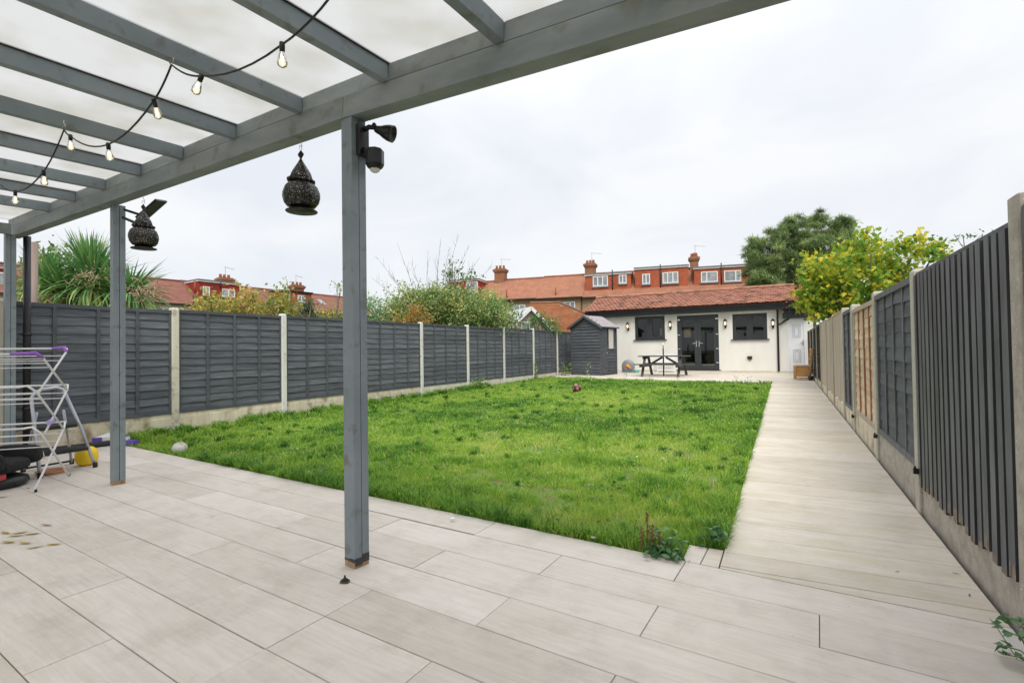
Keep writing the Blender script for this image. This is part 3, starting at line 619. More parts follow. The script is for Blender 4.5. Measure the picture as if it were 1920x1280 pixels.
def lap_panel(parent, y0, y1, x, zb, zt, kind, fm, face=1, nb=3, label=None, bwid=.038, bth=.016):
    """lapped panel between y0 and y1, face +1 looks to +X"""
    yc = (y0+y1)/2; L = y1-y0; h = zt-zb; s = face
    b = MB()
    b.box((-.012 if s > 0 else -.034, -L/2, h-.045), (.034 if s > 0 else .012, L/2, h)); b.box((min(.0,.03*s), -L/2, 0), (max(.0,.03*s), L/2, .05))
    for e_ in (-1, 1): b.box((min(.0,.028*s), e_*(L/2-.02)-.02, .05), (max(.0,.028*s), e_*(L/2-.02)+.02, h-.045))
    p = b.build('fence_panel', fm, parent, (x-parent.location.x, yc-parent.location.y, zb-parent.location.z))
    if label: p['label'] = label
    nrow = int(round((h-.07)/.111)); ex = (h-.07)/nrow
    for k in range(nrow):
        o = obj('slat', rnd.choice(SL[kind]), p, (.004*s, 0, .03+ex*k+rnd.uniform(-.003,.003)), 0 if s > 0 else math.pi)
        o.scale = (1, (L-.05)*(1 if rnd.random() < .5 else -1), ex/.111) if False else (1, L-.05, ex/.111)
        o.rotation_euler = (rnd.uniform(-.004,.004), 0, (0 if s > 0 else math.pi))
    for k in range(nb):
        yb = -L/2+L*(k+1)/(nb+1)
        b0 = .018 if s > 0 else .013; bb = MB(); bb.box((min(b0*s,(b0+bth)*s), -bwid/2, 0), (max(b0*s,(b0+bth)*s), bwid/2, h-.095))
        bb.build('batten', M['forangeb'] if kind == 'forange' else fm, p, (0, yb, .05))
    return p
def gpost(parent, x, y, zt, m, wx=.1, wy=.1, name='fence_post', bev=.012, flat=False):
    b = MB(); X0, X1, Y0, Y1 = -wx/2, wx/2, -wy/2, wy/2; zb = -.3
    r_ = bev; ring = [(X0+r_,Y0),(X1-r_,Y0),(X1,Y0+r_),(X1,Y1-r_),(X1-r_,Y1),(X0+r_,Y1),(X0,Y1-r_),(X0,Y0+r_)]
    n = 8; vs = [(a,c,zb) for a,c in ring]+[(a,c,zt-(.004 if flat else .02)) for a,c in ring]+[(a*(.95 if flat else .75),c*(.95 if flat else .75),zt) for a,c in ring]
    fs = [tuple(range(2*n,3*n))]+[(k*n+i,k*n+(i+1)%n,(k+1)*n+(i+1)%n,(k+1)*n+i) for k in (0,1) for i in range(n)]
    return b.add(vs, fs).build(name, m, parent, (x-parent.location.x, y-parent.location.y, -parent.location.z))
lf = thing('garden_fence', 'long dark grey lap-panel fence with pale concrete posts along the left of the lawn', 'fence', (-7.64, 3.85, 0))
LP = [.25, 2.05, 3.85, 5.60, 7.46, 9.33, 11.31, 13.32, 15.39, 17.45, 19.35, 21.2]
LT = [1.735,1.745,1.765,1.78,1.79,1.797,1.803,1.815,1.835,1.83,1.83,1.83]
for i, (y, z) in enumerate(zip(LP, LT)): gpost(lf, -7.652, y, z+.01, M['conc'] if i < 3 else M['concw'], .11, .095)
for i in range(len(LP)-1):
    y0 = LP[i]+.04; y1 = LP[i+1]-.04; gz_ = (gh(y0)+gh(y1))/2; zb = .265+gz_*.2-.01*max(0, i-3); zt = (LT[i]+LT[i+1])/2-.02
    lap_panel(lf, y0, y1, -7.655, zb, zt, 'fence', M['fencef'])
    b = MB(); L = y1-y0-.006; b.box((-.02,-L/2,-.3),(.018,L/2,zb-.003)); b.box((.018,-L/2,-.3),(.026,L/2,zb-.06))
    b.build('gravel_board', M['grav'] if i < 5 else M['conc'], lf, (-.013, (y0+y1)/2-3.85, 0))

rf = thing('patchwork_fence', 'right-hand fence of mismatched grey, orange and tan panels along the path', 'fence', (.80, 2.5, 0))
RP = [.85, 2.495, 4.16, 5.79, 7.52, 8.66, 10.32, 11.9, 13.55, 15.2, 16.9, 18.6, 20.3]
RT = [1.64, 1.645, 1.60, 1.61, 1.615, 1.65, 1.64, 1.655, 1.66, 1.66, 1.65, 1.65, 1.65]
for i, (y, z) in enumerate(zip(RP, RT)):
    m = M['aggr'] if i < 2 else (M['aggrl'] if i < 6 else M['ftan'])
    gpost(rf, .806, y, z, m, .1, .1 if i != 4 else .13, bev=.006, flat=i < 2)
def vboards(parent, y0, y1, x, zb, zt, m, n, fm, label, rib=True):
    L = y1-y0; h = zt-zb; b = MB()
    for zz_ in (.25, h*.5, h-.2): b.box((.022,-L/2,zz_-.03),(.05,L/2,zz_+.03))
    b.box((-.012,-L/2,h),(.05,L/2,h+.018))
    p = b.build('fence_panel', fm, parent, (x-parent.location.x, (y0+y1)/2-parent.location.y, zb-parent.location.z)); p['label'] = label
    for k in range(n):
        pt = L/n; yy_ = -L/2+pt*(k+.5)+(rnd.uniform(-.008,.008) if rib else 0); top = h+rnd.uniform(-.012, -.002); bot = rnd.uniform(-.03,.012); bb = MB()
        if rib:                                       # upright batten standing proud of the backing board
            w2 = pt*rnd.uniform(.27,.36); n0 = len(bb.f); c0 = .0; zc = bot+rnd.uniform(.02,.07)
            bb.add([(-.03,-w2,zc),(-.03,w2,zc),(-.03,w2,top),(-.03,-w2,top)], [(0,3,2,1)], 0)
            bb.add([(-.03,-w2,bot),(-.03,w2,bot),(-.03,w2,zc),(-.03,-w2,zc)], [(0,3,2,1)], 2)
            bb.add([(-.03,-w2,bot),(-.03,-w2,top),(.012,-w2,top),(.012,-w2,bot)], [(0,1,2,3)], 1)  # side faces coloured darker than the front for the gap shade
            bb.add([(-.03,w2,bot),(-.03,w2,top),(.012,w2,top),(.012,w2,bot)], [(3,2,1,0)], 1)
            bb.add([(-.03,-w2,bot),(.012,-w2,bot),(.012,w2,bot),(-.03,w2,bot)], [(0,1,2,3)][::1], 2)
            bb.add([(-.03,-w2,top),(.012,-w2,top),(.012,w2,top),(-.03,w2,top)], [(3,2,1,0)], 0)
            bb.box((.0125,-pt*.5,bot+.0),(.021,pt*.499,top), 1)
        else: bb.prism([(-.004,-pt*.5+.003),(.012,-pt*.5+.003),(.014,pt*.5-.003),(-.008,pt*.5-.003)], bot+.02, top)
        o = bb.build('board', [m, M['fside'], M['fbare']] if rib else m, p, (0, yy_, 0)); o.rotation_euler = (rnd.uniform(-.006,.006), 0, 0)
    return p
def gravr(y0, y1, zt, m):
    b = MB(); L = y1-y0-.006; b.box((-.014,-L/2,-.3),(.03,L/2,zt)); b.build('gravel_board', m, rf, (-.01, (y0+y1)/2-2.5, 0))
kinds = ['v','v','lap','orange','black','tan','tan','tan','green','green','green','green']
for i, k in enumerate(kinds):
    y0 = RP[i]+(.052 if i != 4 else .067); y1 = RP[i+1]-(.052 if i+1 != 4 else .067); zt = min(RT[i],RT[i+1])-.035; gz_ = gh((y0+y1)/2)
    gb = [.2,.2,.255,.24,.2,.17,.15,.15,.14,.1,.1,.1][i]+gz_
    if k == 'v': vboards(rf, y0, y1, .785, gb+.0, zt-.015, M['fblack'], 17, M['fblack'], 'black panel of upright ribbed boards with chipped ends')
    elif k == 'lap': lap_panel(rf, y0, y1, .80, gb, zt, 'flap', M['fblack'], -1, 3, 'mid grey lap panel with three black battens', .035, .010)
    elif k == 'orange': lap_panel(rf, y0, y1, .80, gb, zt-.03, 'forange', M['ftan'], -1, 3, 'unpainted panel stained rusty orange', .035, .012)
    elif k == 'black': lap_panel(rf, y0, y1, .80, gb, zt, 'fblack', M['fblack'], -1, 1, 'narrow black lap panel')
    elif k == 'tan': vboards(rf, y0, y1, .78, gb, zt, M['ftan'], 14, M['ftan'], 'weathered tan close-boarded panel', False)
    else: lap_panel(rf, y0, y1, .80, gb, zt, 'fgreen', M['fgreen'], -1, 3, 'dark green lap panel at the far end')
    gravr(y0, y1, gb-.003, M['aggr'] if i < 3 else M['grav'])
for (y, z) in ((4.085,.26),(5.70,.23),(7.42,.2)):     # small black cable clips on the posts
    b = MB(); b.box((-.03,-.012,0),(0,.012,.035)); b.tube([(-.02,0,.035),(-.02,0,.05)], .006, 6); b.build('clip', M['black'], rf, (.755-.80, y-2.5, z))

# ---------------------------------------------------------------- shed
M['shed'] = mat('shed_grey_paint', (.062,.067,.077), (.10,.107,.12), (3,3,16), rough=.7, bump=.2, rnd_=.18, c3=(.22,.22,.22), s3=14, lo3=.73, hi3=.8)
M['felt'] = mat('mineral_felt', (.28,.25,.26), (.36,.33,.33), (6,6,6), rough=.95, c3=(.2,.17,.17), s3=4)
M['perspex'] = mat('dusty_perspex', (.55,.53,.47), (.62,.6,.55), (3,3,3), rough=.25)
sh = thing('garden_shed', 'small dark grey timber shed with felted gable roof by the left fence', 'shed', (-5.9, 17.54, gh(17.54)), R(-12))
WS, DS, ES, RSH = 1.34, 1.15, 1.84, 2.24
b = MB(); b.add([(-WS+.02,.02,0),(-.02,.02,0),(-.02,DS,0),(-WS+.02,DS,0),(-WS+.02,.02,ES),(-.02,.02,ES),(-.02,DS,ES),(-WS+.02,DS,ES),(-WS/2,.02,RSH-.03),(-WS/2,DS,RSH-.03)],
    [(0,1,5,8,4),(3,7,9,6,2),(1,2,6,5),(0,4,7,3),(4,8,9,7),(5,6,9,8)]); b.build('shed_body', M['shed'], sh)
nb_ = 16; bhh = ES/nb_
def wboard(p0, p1, z, hh, nrm, m=M['shed']):
    p0 = Vector(p0); p1 = Vector(p1); nrm = Vector(nrm); e0 = nrm*.006; e1 = nrm*.020
    a, c = Vector((*p0,z)), Vector((*p1,z)); u_ = Vector((0,0,hh)); n3 = Vector((*nrm,0))
    vs = [a+n3*.032, c+n3*.032, c+u_+n3*.005, a+u_+n3*.005, a+n3*.001, c+n3*.001, c+u_+n3*.001, a+u_+n3*.001]
    MB().add(vs, [(0,1,2,3),(4,5,1,0),(3,2,6,7),(1,5,6,2),(4,0,3,7)]).build('weatherboard', m, sh)
for k in range(nb_): wboard((-WS+.045,.02), (-.045,.02), bhh*k, bhh+.008, (0,-1))
nt_ = 4
for k in range(nt_):
    z = ES+(RSH-ES)*k/nt_; f0 = 1-k/nt_; hw = (WS/2-.03)*f0
    wboard((-WS/2-hw,.02), (-WS/2+hw,.02), z, (RSH-ES)/nt_*.9, (0,-1))
for k in range(9): wboard((-.02,.44), (-.02,DS-.04), .05+bhh*k, bhh+.006, (1,0))
for (x, y) in ((-WS+.022,.0),(-.022,.0),(-.0,DS-.03)):
    b = MB(); b.box((x-.022,y-.004,0),(x+.024,y+.04,ES)); b.build('corner_trim', M['shed'], sh)
dr = MB().box((-.015,.045,.06),(.012,.43,ES-.1)).build('door', M['shed'], sh)
MB().lathe([(.0,-.02),(.014,-.014),(.016,0),(.0,.018)], (.025,.40,.83), 10).build('door_knob', M['steel'], dr)
wn = MB().box((-.01,.50,.96),(.022,.535,ES-.08)).box((-.01,.90,.96),(.022,.935,ES-.08)).box((-.01,.535,.96),(.022,.90,.995)).box((-.01,.535,ES-.115),(.022,.90,ES-.08)).build('window', M['shed'], sh)
MB().box((-.012,.535,.995),(.014,.90,ES-.115)).build('pane', M['perspex'], wn)
b = MB(); ov = .09
for s_ in (-1, 1):
    n_ = Vector((s_*(RSH-ES), 0, WS/2)).normalized()
    a = Vector((-WS/2, -.08, RSH)); e_ = Vector((-WS/2+s_*(WS/2+ov), -.08, ES-ov*(RSH-ES)/(WS/2)))
    L = Vector((0, DS+.16, 0)); vs = [a, e_, e_+L, a+L]; vs = vs+[v_+n_*.03 for v_ in vs]
    b.add(vs, [(0,1,2,3)[::s_],(4,5,6,7)[::-s_],(0,1,5,4)[::-s_],(1,2,6,5)[::-s_],(2,3,7,6)[::-s_]])
rfo = b.build('shed_roof', M['felt'], sh)
for s_ in (-1, 1):
    MB().bar((-WS/2+s_*.008,-.09,RSH-.018), (-WS/2+s_*(WS/2+ov+.01),-.09,ES-ov*(RSH-ES)/(WS/2)-.018), .018, .085).build('bargeboard', M['shed'], rfo)
    MB().bar((-WS/2+s_*(WS/2+ov),-.08,ES-.05), (-WS/2+s_*(WS/2+ov),DS+.08,ES-.05), .02, .05).build('eaves_board', M['shed'], rfo)

# ---------------------------------------------------------------- white outbuilding at the end of the garden
M['render'] = mat('cream_white_render', (.73,.715,.645), (.80,.79,.735), (1.6,1.6,.7), rough=.9, bump=.06)
M['anth'] = mat('anthracite_frame', (.032,.035,.04), (.042,.045,.05), (6,6,6), rough=.4)
M['fascia'] = mat('dark_fascia', (.018,.026,.03), (.03,.038,.042), (3,3,9), rough=.5)
M['terra'] = mat('terracotta_tile', (.30,.125,.08), (.43,.21,.145), (6,6,6), rough=.85, lo=.3, hi=.7, c3=(.10,.06,.045), s3=2.4, lo3=.54, hi3=.72)
M['terrad'] = mat('deep_red_tile', (.22,.05,.035), (.33,.1,.06), (5,5,5), rough=.85)
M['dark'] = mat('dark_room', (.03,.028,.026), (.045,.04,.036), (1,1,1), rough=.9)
M['rfloor'] = mat('room_floor', (.16,.13,.1), (.2,.17,.13), (2,8,2), rough=.5)
M['card'] = mat('linen_lampshade', (.42,.30,.18), (.5,.36,.22), (8,8,8), rough=.9)
M['wglass'] = glassmat('window_glass', (.9,.92,.9), .9)
M['upvc'] = mat('white_upvc', (.78,.79,.82), (.8,.81,.84), (2,2,2), rough=.3)
M['upvcg'] = mat('groove_shade_upvc', (.52,.54,.58), (.56,.58,.62), (2,2,2), rough=.35)  # white door plastic greyed: groove shadow put into the colour
M['white'] = mat('white_paint', (.78,.78,.77), (.82,.82,.81), (3,3,3), rough=.5)
M['chrome'] = mat('satin_chrome', (.7,.7,.7), (.75,.75,.75), (5,5,5), rough=.25, metal=1)
ob = thing('outbuilding', 'white rendered garden room with red tiled roof and dark framed windows', 'outbuilding', (-3.4, 20.5, .13))
O = ob.location
def obx(name, m, *boxes, parent=None):
    b = MB()
    for a, c in boxes: b.box(Vector(a)-O, Vector(c)-O)
    return b.build(name, m, parent or ob)
WX0, WX1, ZB, ZT = -7.38, -.10, .20, 2.45
ops = [(-5.414,-4.194,1.455,2.42), (-3.717,-2.172,.235,2.386), (-1.678,-.505,1.389,2.353)]
bx2 = []; xs = WX0
for (a, c, z0, z1) in ops:
    bx2 += [((xs,20.5,ZB),(a,20.75,ZT)), ((a,20.5,ZB),(c,20.75,z0)), ((a,20.5,z1),(c,20.75,ZT))]; xs = c
bx2.append(((xs,20.5,ZB),(WX1,20.75,ZT)))
bx2 += [((WX0,20.75,ZB),(WX0+.2,23.5,ZT)), ((WX1-.2,20.75,ZB),(WX1,23.5,ZT)), ((WX0+.2,23.3,ZB),(WX1-.2,23.5,ZT))]
obx('wall', M['render'], *bx2)
obx('plinth', M['tile_path'], ((WX0-.01,20.48,.05),(.9,20.7,.197)))
obx('room_lining', M['dark'], ((WX0+.21,23.2,.2),(WX1-.21,23.29,2.44)), ((WX0+.2,20.76,2.44),(WX1-.2,23.3,2.447)), ((-4.05,20.9,.24),(-4.0,23.2,2.43)), ((-1.95,20.9,.24),(-1.9,23.2,2.43)))
obx('room_floor', M['rfloor'], ((WX0+.2,20.76,.2),(WX1-.2,23.3,.23)))
def casement(a, c, z0, z1):
    o = obx('window', M['anth'], ((a,20.53,z0),(a+.06,20.6,z1)), ((c-.06,20.53,z0),(c,20.6,z1)), ((a+.06,20.53,z0),(c-.06,20.6,z0+.06)), ((a+.06,20.53,z1-.06),(c-.06,20.6,z1)), (((a+c)/2-.05,20.53,z0+.06),((a+c)/2+.05,20.6,z1-.06)))
    for q0, q1 in ((a+.06,(a+c)/2-.05),((a+c)/2+.05,c-.06)):
        obx('sash', M['anth'], ((q0,20.515,z0+.06),(q0+.055,20.58,z1-.06)), ((q1-.055,20.515,z0+.06),(q1,20.58,z1-.06)), ((q0+.055,20.515,z0+.06),(q1-.055,20.58,z0+.115)), ((q0+.055,20.515,z1-.115),(q1-.055,20.58,z1-.06)), parent=o).location = (0,0,0)
        obx('pane', M['wglass'], ((q0+.05,20.55,z0+.11),(q1-.05,20.556,z1-.11)), parent=o)
    obx('sill', M['anth'], ((a-.06,20.43,z0-.035),(c+.07,20.56,z0-.001)), parent=o)
for (a, c, z0, z1) in (ops[0], ops[2]): casement(a, c, z0, z1)
a, c, z0, z1 = ops[1]; mid = (a+c)/2
fd = obx('french_door', M['anth'], ((a,20.53,z0),(a+.06,20.62,z1)), ((c-.06,20.53,z0),(c,20.62,z1)), ((a+.06,20.53,z1-.07),(c-.06,20.62,z1)), ((a-.04,20.47,z0-.03),(c+.05,20.62,z0)))
for q0, q1, hs in ((a+.06,mid-.002,1),(mid+.002,c-.06,-1)):
    obx('door_leaf', M['anth'], ((q0,20.52,z0+.01),(q0+.115,20.59,z1-.07)), ((q1-.115,20.52,z0+.01),(q1,20.59,z1-.07)), ((q0+.115,20.52,z0+.01),(q1-.115,20.59,z0+.19)), ((q0+.115,20.52,z1-.19),(q1-.115,20.59,z1-.07)), parent=fd)
    obx('pane', M['wglass'], ((q0+.11,20.552,z0+.18),(q1-.11,20.558,z1-.18)), parent=fd)
    obx('glazing_bead', M['chrome'], ((q0+.12,20.545,z0+.19),(q1-.12,20.551,z0+.205)), parent=fd)
    xh = q1-.05 if hs > 0 else q0+.05
    obx('handle', M['chrome'], ((xh-.015,20.505,1.13),(xh+.015,20.519,1.36)), ((min(xh,xh-hs*.14),20.48,1.26),(max(xh,xh-hs*.14),20.5,1.285)), ((xh-.01,20.48,1.255),(xh+.01,20.505,1.29)), parent=fd)
    xe = q0 if hs > 0 else q1
    for zz_ in (z0+.28, z0+.82, z0+1.38, z1-.17): obx('hinge', M['chrome'], ((xe-.045 if hs > 0 else xe-.05,20.5,zz_-.02),(xe+.05 if hs > 0 else xe+.045,20.52,zz_+.02)), parent=fd)
# roof: sloping deck, courses of plain tiles, ridge tiles
EY_, EZ, RY_, RZ_ = 20.17, 2.71, 21.9, 3.45
x0e, x1e = -7.52, .40
deck = MB(); deck.add([Vector(p)-O for p in [(x0e,EY_+.03,EZ-.03),(x1e,EY_+.03,EZ-.03),(x1e,RY_,RZ_-.03),(x0e,RY_,RZ_-.03),(x0e,23.6,2.7),(x1e,23.6,2.7)]], [(0,1,2,3),(3,2,5,4),(0,3,4),(1,5,2)])
rfb = deck.build('roof', M['terrad'], ob)
rows = 12; sl_ = Vector((0, RY_-EY_, RZ_-EZ)); n_ = Vector((0,-(RZ_-EZ),RY_-EY_)).normalized(); vs = []; fs = []
for r_ in range(rows):
    p = Vector((0,EY_,EZ))+sl_*(r_/rows); q = Vector((0,EY_,EZ))+sl_*((r_+1.25)/rows) if r_ < rows-1 else Vector((0,RY_,RZ_)); xx_ = x0e-(.085 if r_ % 2 else 0)
    while xx_ < x1e:
        xa = max(xx_+.003, x0e-.02); xb = min(xx_+.167, x1e+.02); li = rnd.uniform(.038,.052); dp_ = rnd.uniform(-.012,.012); d2 = rnd.uniform(-.012,.012)
        if xb-xa > .03:
            s1 = sl_.normalized(); o_ = len(vs); xm = (xa+xb)/2
            A = Vector((xa,p.y,p.z))+n_*li*.75+s1*dp_; Bm = Vector((xm,p.y,p.z))+n_*(li+.006)+s1*(dp_+d2)*.5-s1*.008; Cc = Vector((xb,p.y,p.z))+n_*li*.75+s1*d2
            D1 = Vector((xb,q.y,q.z))+n_*.010; D2 = Vector((xa,q.y,q.z))+n_*.010
            vs += [A-O,Bm-O,Cc-O,D1-O,D2-O,A-n_*.02-O,Bm-n_*.02-O,Cc-n_*.02-O]; fs += [(o_,o_+1,o_+2,o_+3,o_+4),(o_+5,o_+6,o_+1,o_),(o_+6,o_+7,o_+2,o_+1)]
        xx_ += .17
stuff(MB().add(vs, fs).build('roof_tile', M['terra'], rfb))
k = 0; xx_ = x0e-.02
while xx_ < x1e:
    L_ = min(.45, x1e+.02-xx_); b = MB()
    ring = [(.13*math.cos(t), .085*math.sin(t)-.02) for t in [math.pi*i/6 for i in range(7)]]
    vs = [(0,a_,c_) for a_,c_ in ring]+[(L_-.006,a_,c_) for a_,c_ in ring]; b.add(vs, [(i,i+1,8+i,7+i) for i in range(6)]+[tuple(range(7))[::-1],tuple(range(7,14))])
    b.build('ridge_tile', M['terra'], rfb, Vector((xx_,RY_,RZ_+.02+rnd.uniform(-.006,.006)))-O); xx_ += .45
obx('fascia', M['fascia'], ((x0e+.02,20.22,2.45),(x1e-.0,20.5,2.66)), ((.0,20.42,2.12),(.80,20.62,2.42)), ((x1e-.2,20.25,2.43),(x1e+.45,20.6,2.60)))
b = MB(); ring = [(EY_-.05+.05*math.cos(t), EZ-.045+.05*math.sin(t)) for t in [math.pi+math.pi*i/6 for i in range(7)]]
vs = [Vector((x0e,a_,c_))-O for a_,c_ in ring]+[Vector((x1e,a_,c_))-O for a_,c_ in ring]; b.add(vs, [(i,7+i,8+i,i+1) for i in range(6)]+[tuple(range(7)),tuple(range(13,6,-1))]); b.build('gutter', M['black'], ob)
b = MB(); b.tube([Vector(p)-O for p in [(-.16,20.2,2.66),(-.16,20.3,2.58),(-.16,20.45,2.48),(-.16,20.45,.2)]], .036, 10)
b.tube([Vector(p)-O for p in [(-.16,20.45,1.9),(-.06,20.5,1.93),(.1,20.56,2.05),(.18,20.58,2.08),(.18,20.58,2.2)]], .03, 8); b.build('downpipe', M['black'], ob)
# lower bay with the white side door
obx('side_wall', M['render'], ((-.098,20.62,.2),(.14,20.85,2.6)), ((.725,20.62,.2),(.95,20.85,2.6)), ((.14,20.62,2.115),(.725,20.85,2.6)))
obx('tile_hung_cheek', M['terrad'], ((x1e+.01,20.7,2.61),(.98,22.5,3.0)))
sdo = obx('side_door', M['upvc'], ((.14,20.6,.18),(.20,20.7,2.11)), ((.665,20.6,.18),(.722,20.7,2.11)), ((.20,20.6,2.05),(.665,20.7,2.11)), ((.205,20.625,.2),(.66,20.68,2.045)))
def ringpanel(x0, x1, z0, z1, y, t, parent, m):
    return obx('door_panel', m, ((x0,y,z0),(x0+t,y+.02,z1)), ((x1-t,y,z0),(x1,y+.02,z1)), ((x0+t,y,z0),(x1-t,y+.02,z0+t)), ((x0+t,y,z1-t),(x1-t,y+.02,z1)), parent=parent)
for (zz0, zz1) in ((1.42,1.88),(.52,.98)):
    ringpanel(.31,.555,zz0,zz1,20.612,.02,sdo,M['upvcg']); ringpanel(.36,.505,zz0+.06,zz1-.06,20.613,.018,sdo,M['upvcg'])  # rings coloured as the shaded grooves of the door
obx('handle', M['chrome'], ((.62,20.6,1.12),(.645,20.62,1.32)), ((.54,20.585,1.22),(.64,20.6,1.24)), parent=sdo)
sk = obx('outdoor_socket', M['black'], ((-1.19,20.45,.64),(-1.03,20.5,.75))); MB().tube([Vector((-1.11,20.47,.64))-O, Vector((-1.11,20.47,.57))-O], .014, 8).build('cable_gland', M['black'], sk)
obx('pendant_lampshade', M['card'], ((-3.52,20.85,1.52),(-3.25,21.1,1.86))); obx('pendant_lampshade', M['card'], ((-4.47,20.85,1.62),(-4.28,21.05,1.92)))
M['warm'] = glow('lamp_bulb', (1,.74,.45), 1.8)
for i, (x, z, lab) in enumerate([(-5.69,2.03,'lit black carriage wall lamp left of the left window of the outbuilding'), (-3.965,2.03,'lit black carriage wall lamp between the left window and the french doors'), (-1.925,2.01,'lit black carriage wall lamp between the french doors and the right window'), (-.315,1.95,'lit black carriage wall lamp right of the right window beside the downpipe')]):
    t = thing('wall_lamp', lab, 'wall lamp', (x, 20.5, z), 0, 'wall lamps on the outbuilding')
    b = MB(); b.lathe([(.0,-.2),(.02,-.19),(.05,-.1),(.03,-.05)], (0,-.02,0), 10); b.tube([(0,-.02,-.1),(0,-.09,-.13),(0,-.12,-.08)], .012, 8); b.lathe([(.0,-.1),(.045,-.085),(.05,-.07),(.0,-.069)], (0,-.12,0), 10); b.build('bracket', M['black'], t)
    b = MB(); b.lathe([(.085,.085),(.08,.1),(.03,.15),(.012,.165),(.0,.19)], (0,-.12,0), 8, sm=False); b.build('cap', M['black'], t)
    b = MB(); [b.tube([(.045*math.cos(a_), -.12+.045*math.sin(a_), -.07),(.07*math.cos(a_), -.12+.07*math.sin(a_), .09)], .005, 5) for a_ in [k_*math.pi/3 for k_ in range(6)]]; b.build('cage', M['black'], t)
    MB().lathe([(.012,-.07),(.028,-.04),(.036,.0),(.03,.035),(.0,.06)], (0,-.12,0), 12).build('bulb', M['warm'], t)

# ---------------------------------------------------------------- houses beyond
M['brick'] = brickmat('red_brick', (.46,.12,.055), (.36,.085,.04), (.30,.12,.08), 1.9)
M['brickr'] = brickmat('hung_red_tile', (.34,.05,.035), (.28,.04,.03), (.18,.03,.025), 2.2)
M['stock'] = brickmat('yellow_stock_brick', (.36,.24,.13), (.30,.17,.09), (.4,.34,.26), 2.2)
M['hroof'] = brickmat('orange_house_roof', (.38,.175,.105), (.33,.145,.085), (.25,.11,.07), 1.0, bw=.3, rh=.16, ms=.022)
M['hroofr'] = brickmat('red_house_roof', (.27,.12,.09), (.235,.10,.075), (.18,.08,.06), 1.0, bw=.3, rh=.16, ms=.022)
M['creamw'] = mat('cream_house_wall', (.66,.58,.44), (.7,.63,.5), (1,1,1), rough=.9)
M['hpane'] = mat('far_window_pane', (.13,.16,.18), (.3,.33,.35), (1.7,1.7,1.7), rough=.08, spec=.8)
M['net'] = mat('curtained_pane', (.4,.42,.42), (.22,.25,.26), (2.5,2.5,1), rough=.15, spec=.7)
M['chim'] = brickmat('chimney_brick', (.34,.15,.075), (.25,.11,.06), (.22,.14,.1), 4)
M['pot'] = mat('clay_pot', (.30,.09,.05), (.36,.13,.07), (6,6,6), rough=.85)
M['lead'] = mat('grey_lead', (.14,.15,.16), (.2,.21,.22), (3,3,3), rough=.6)
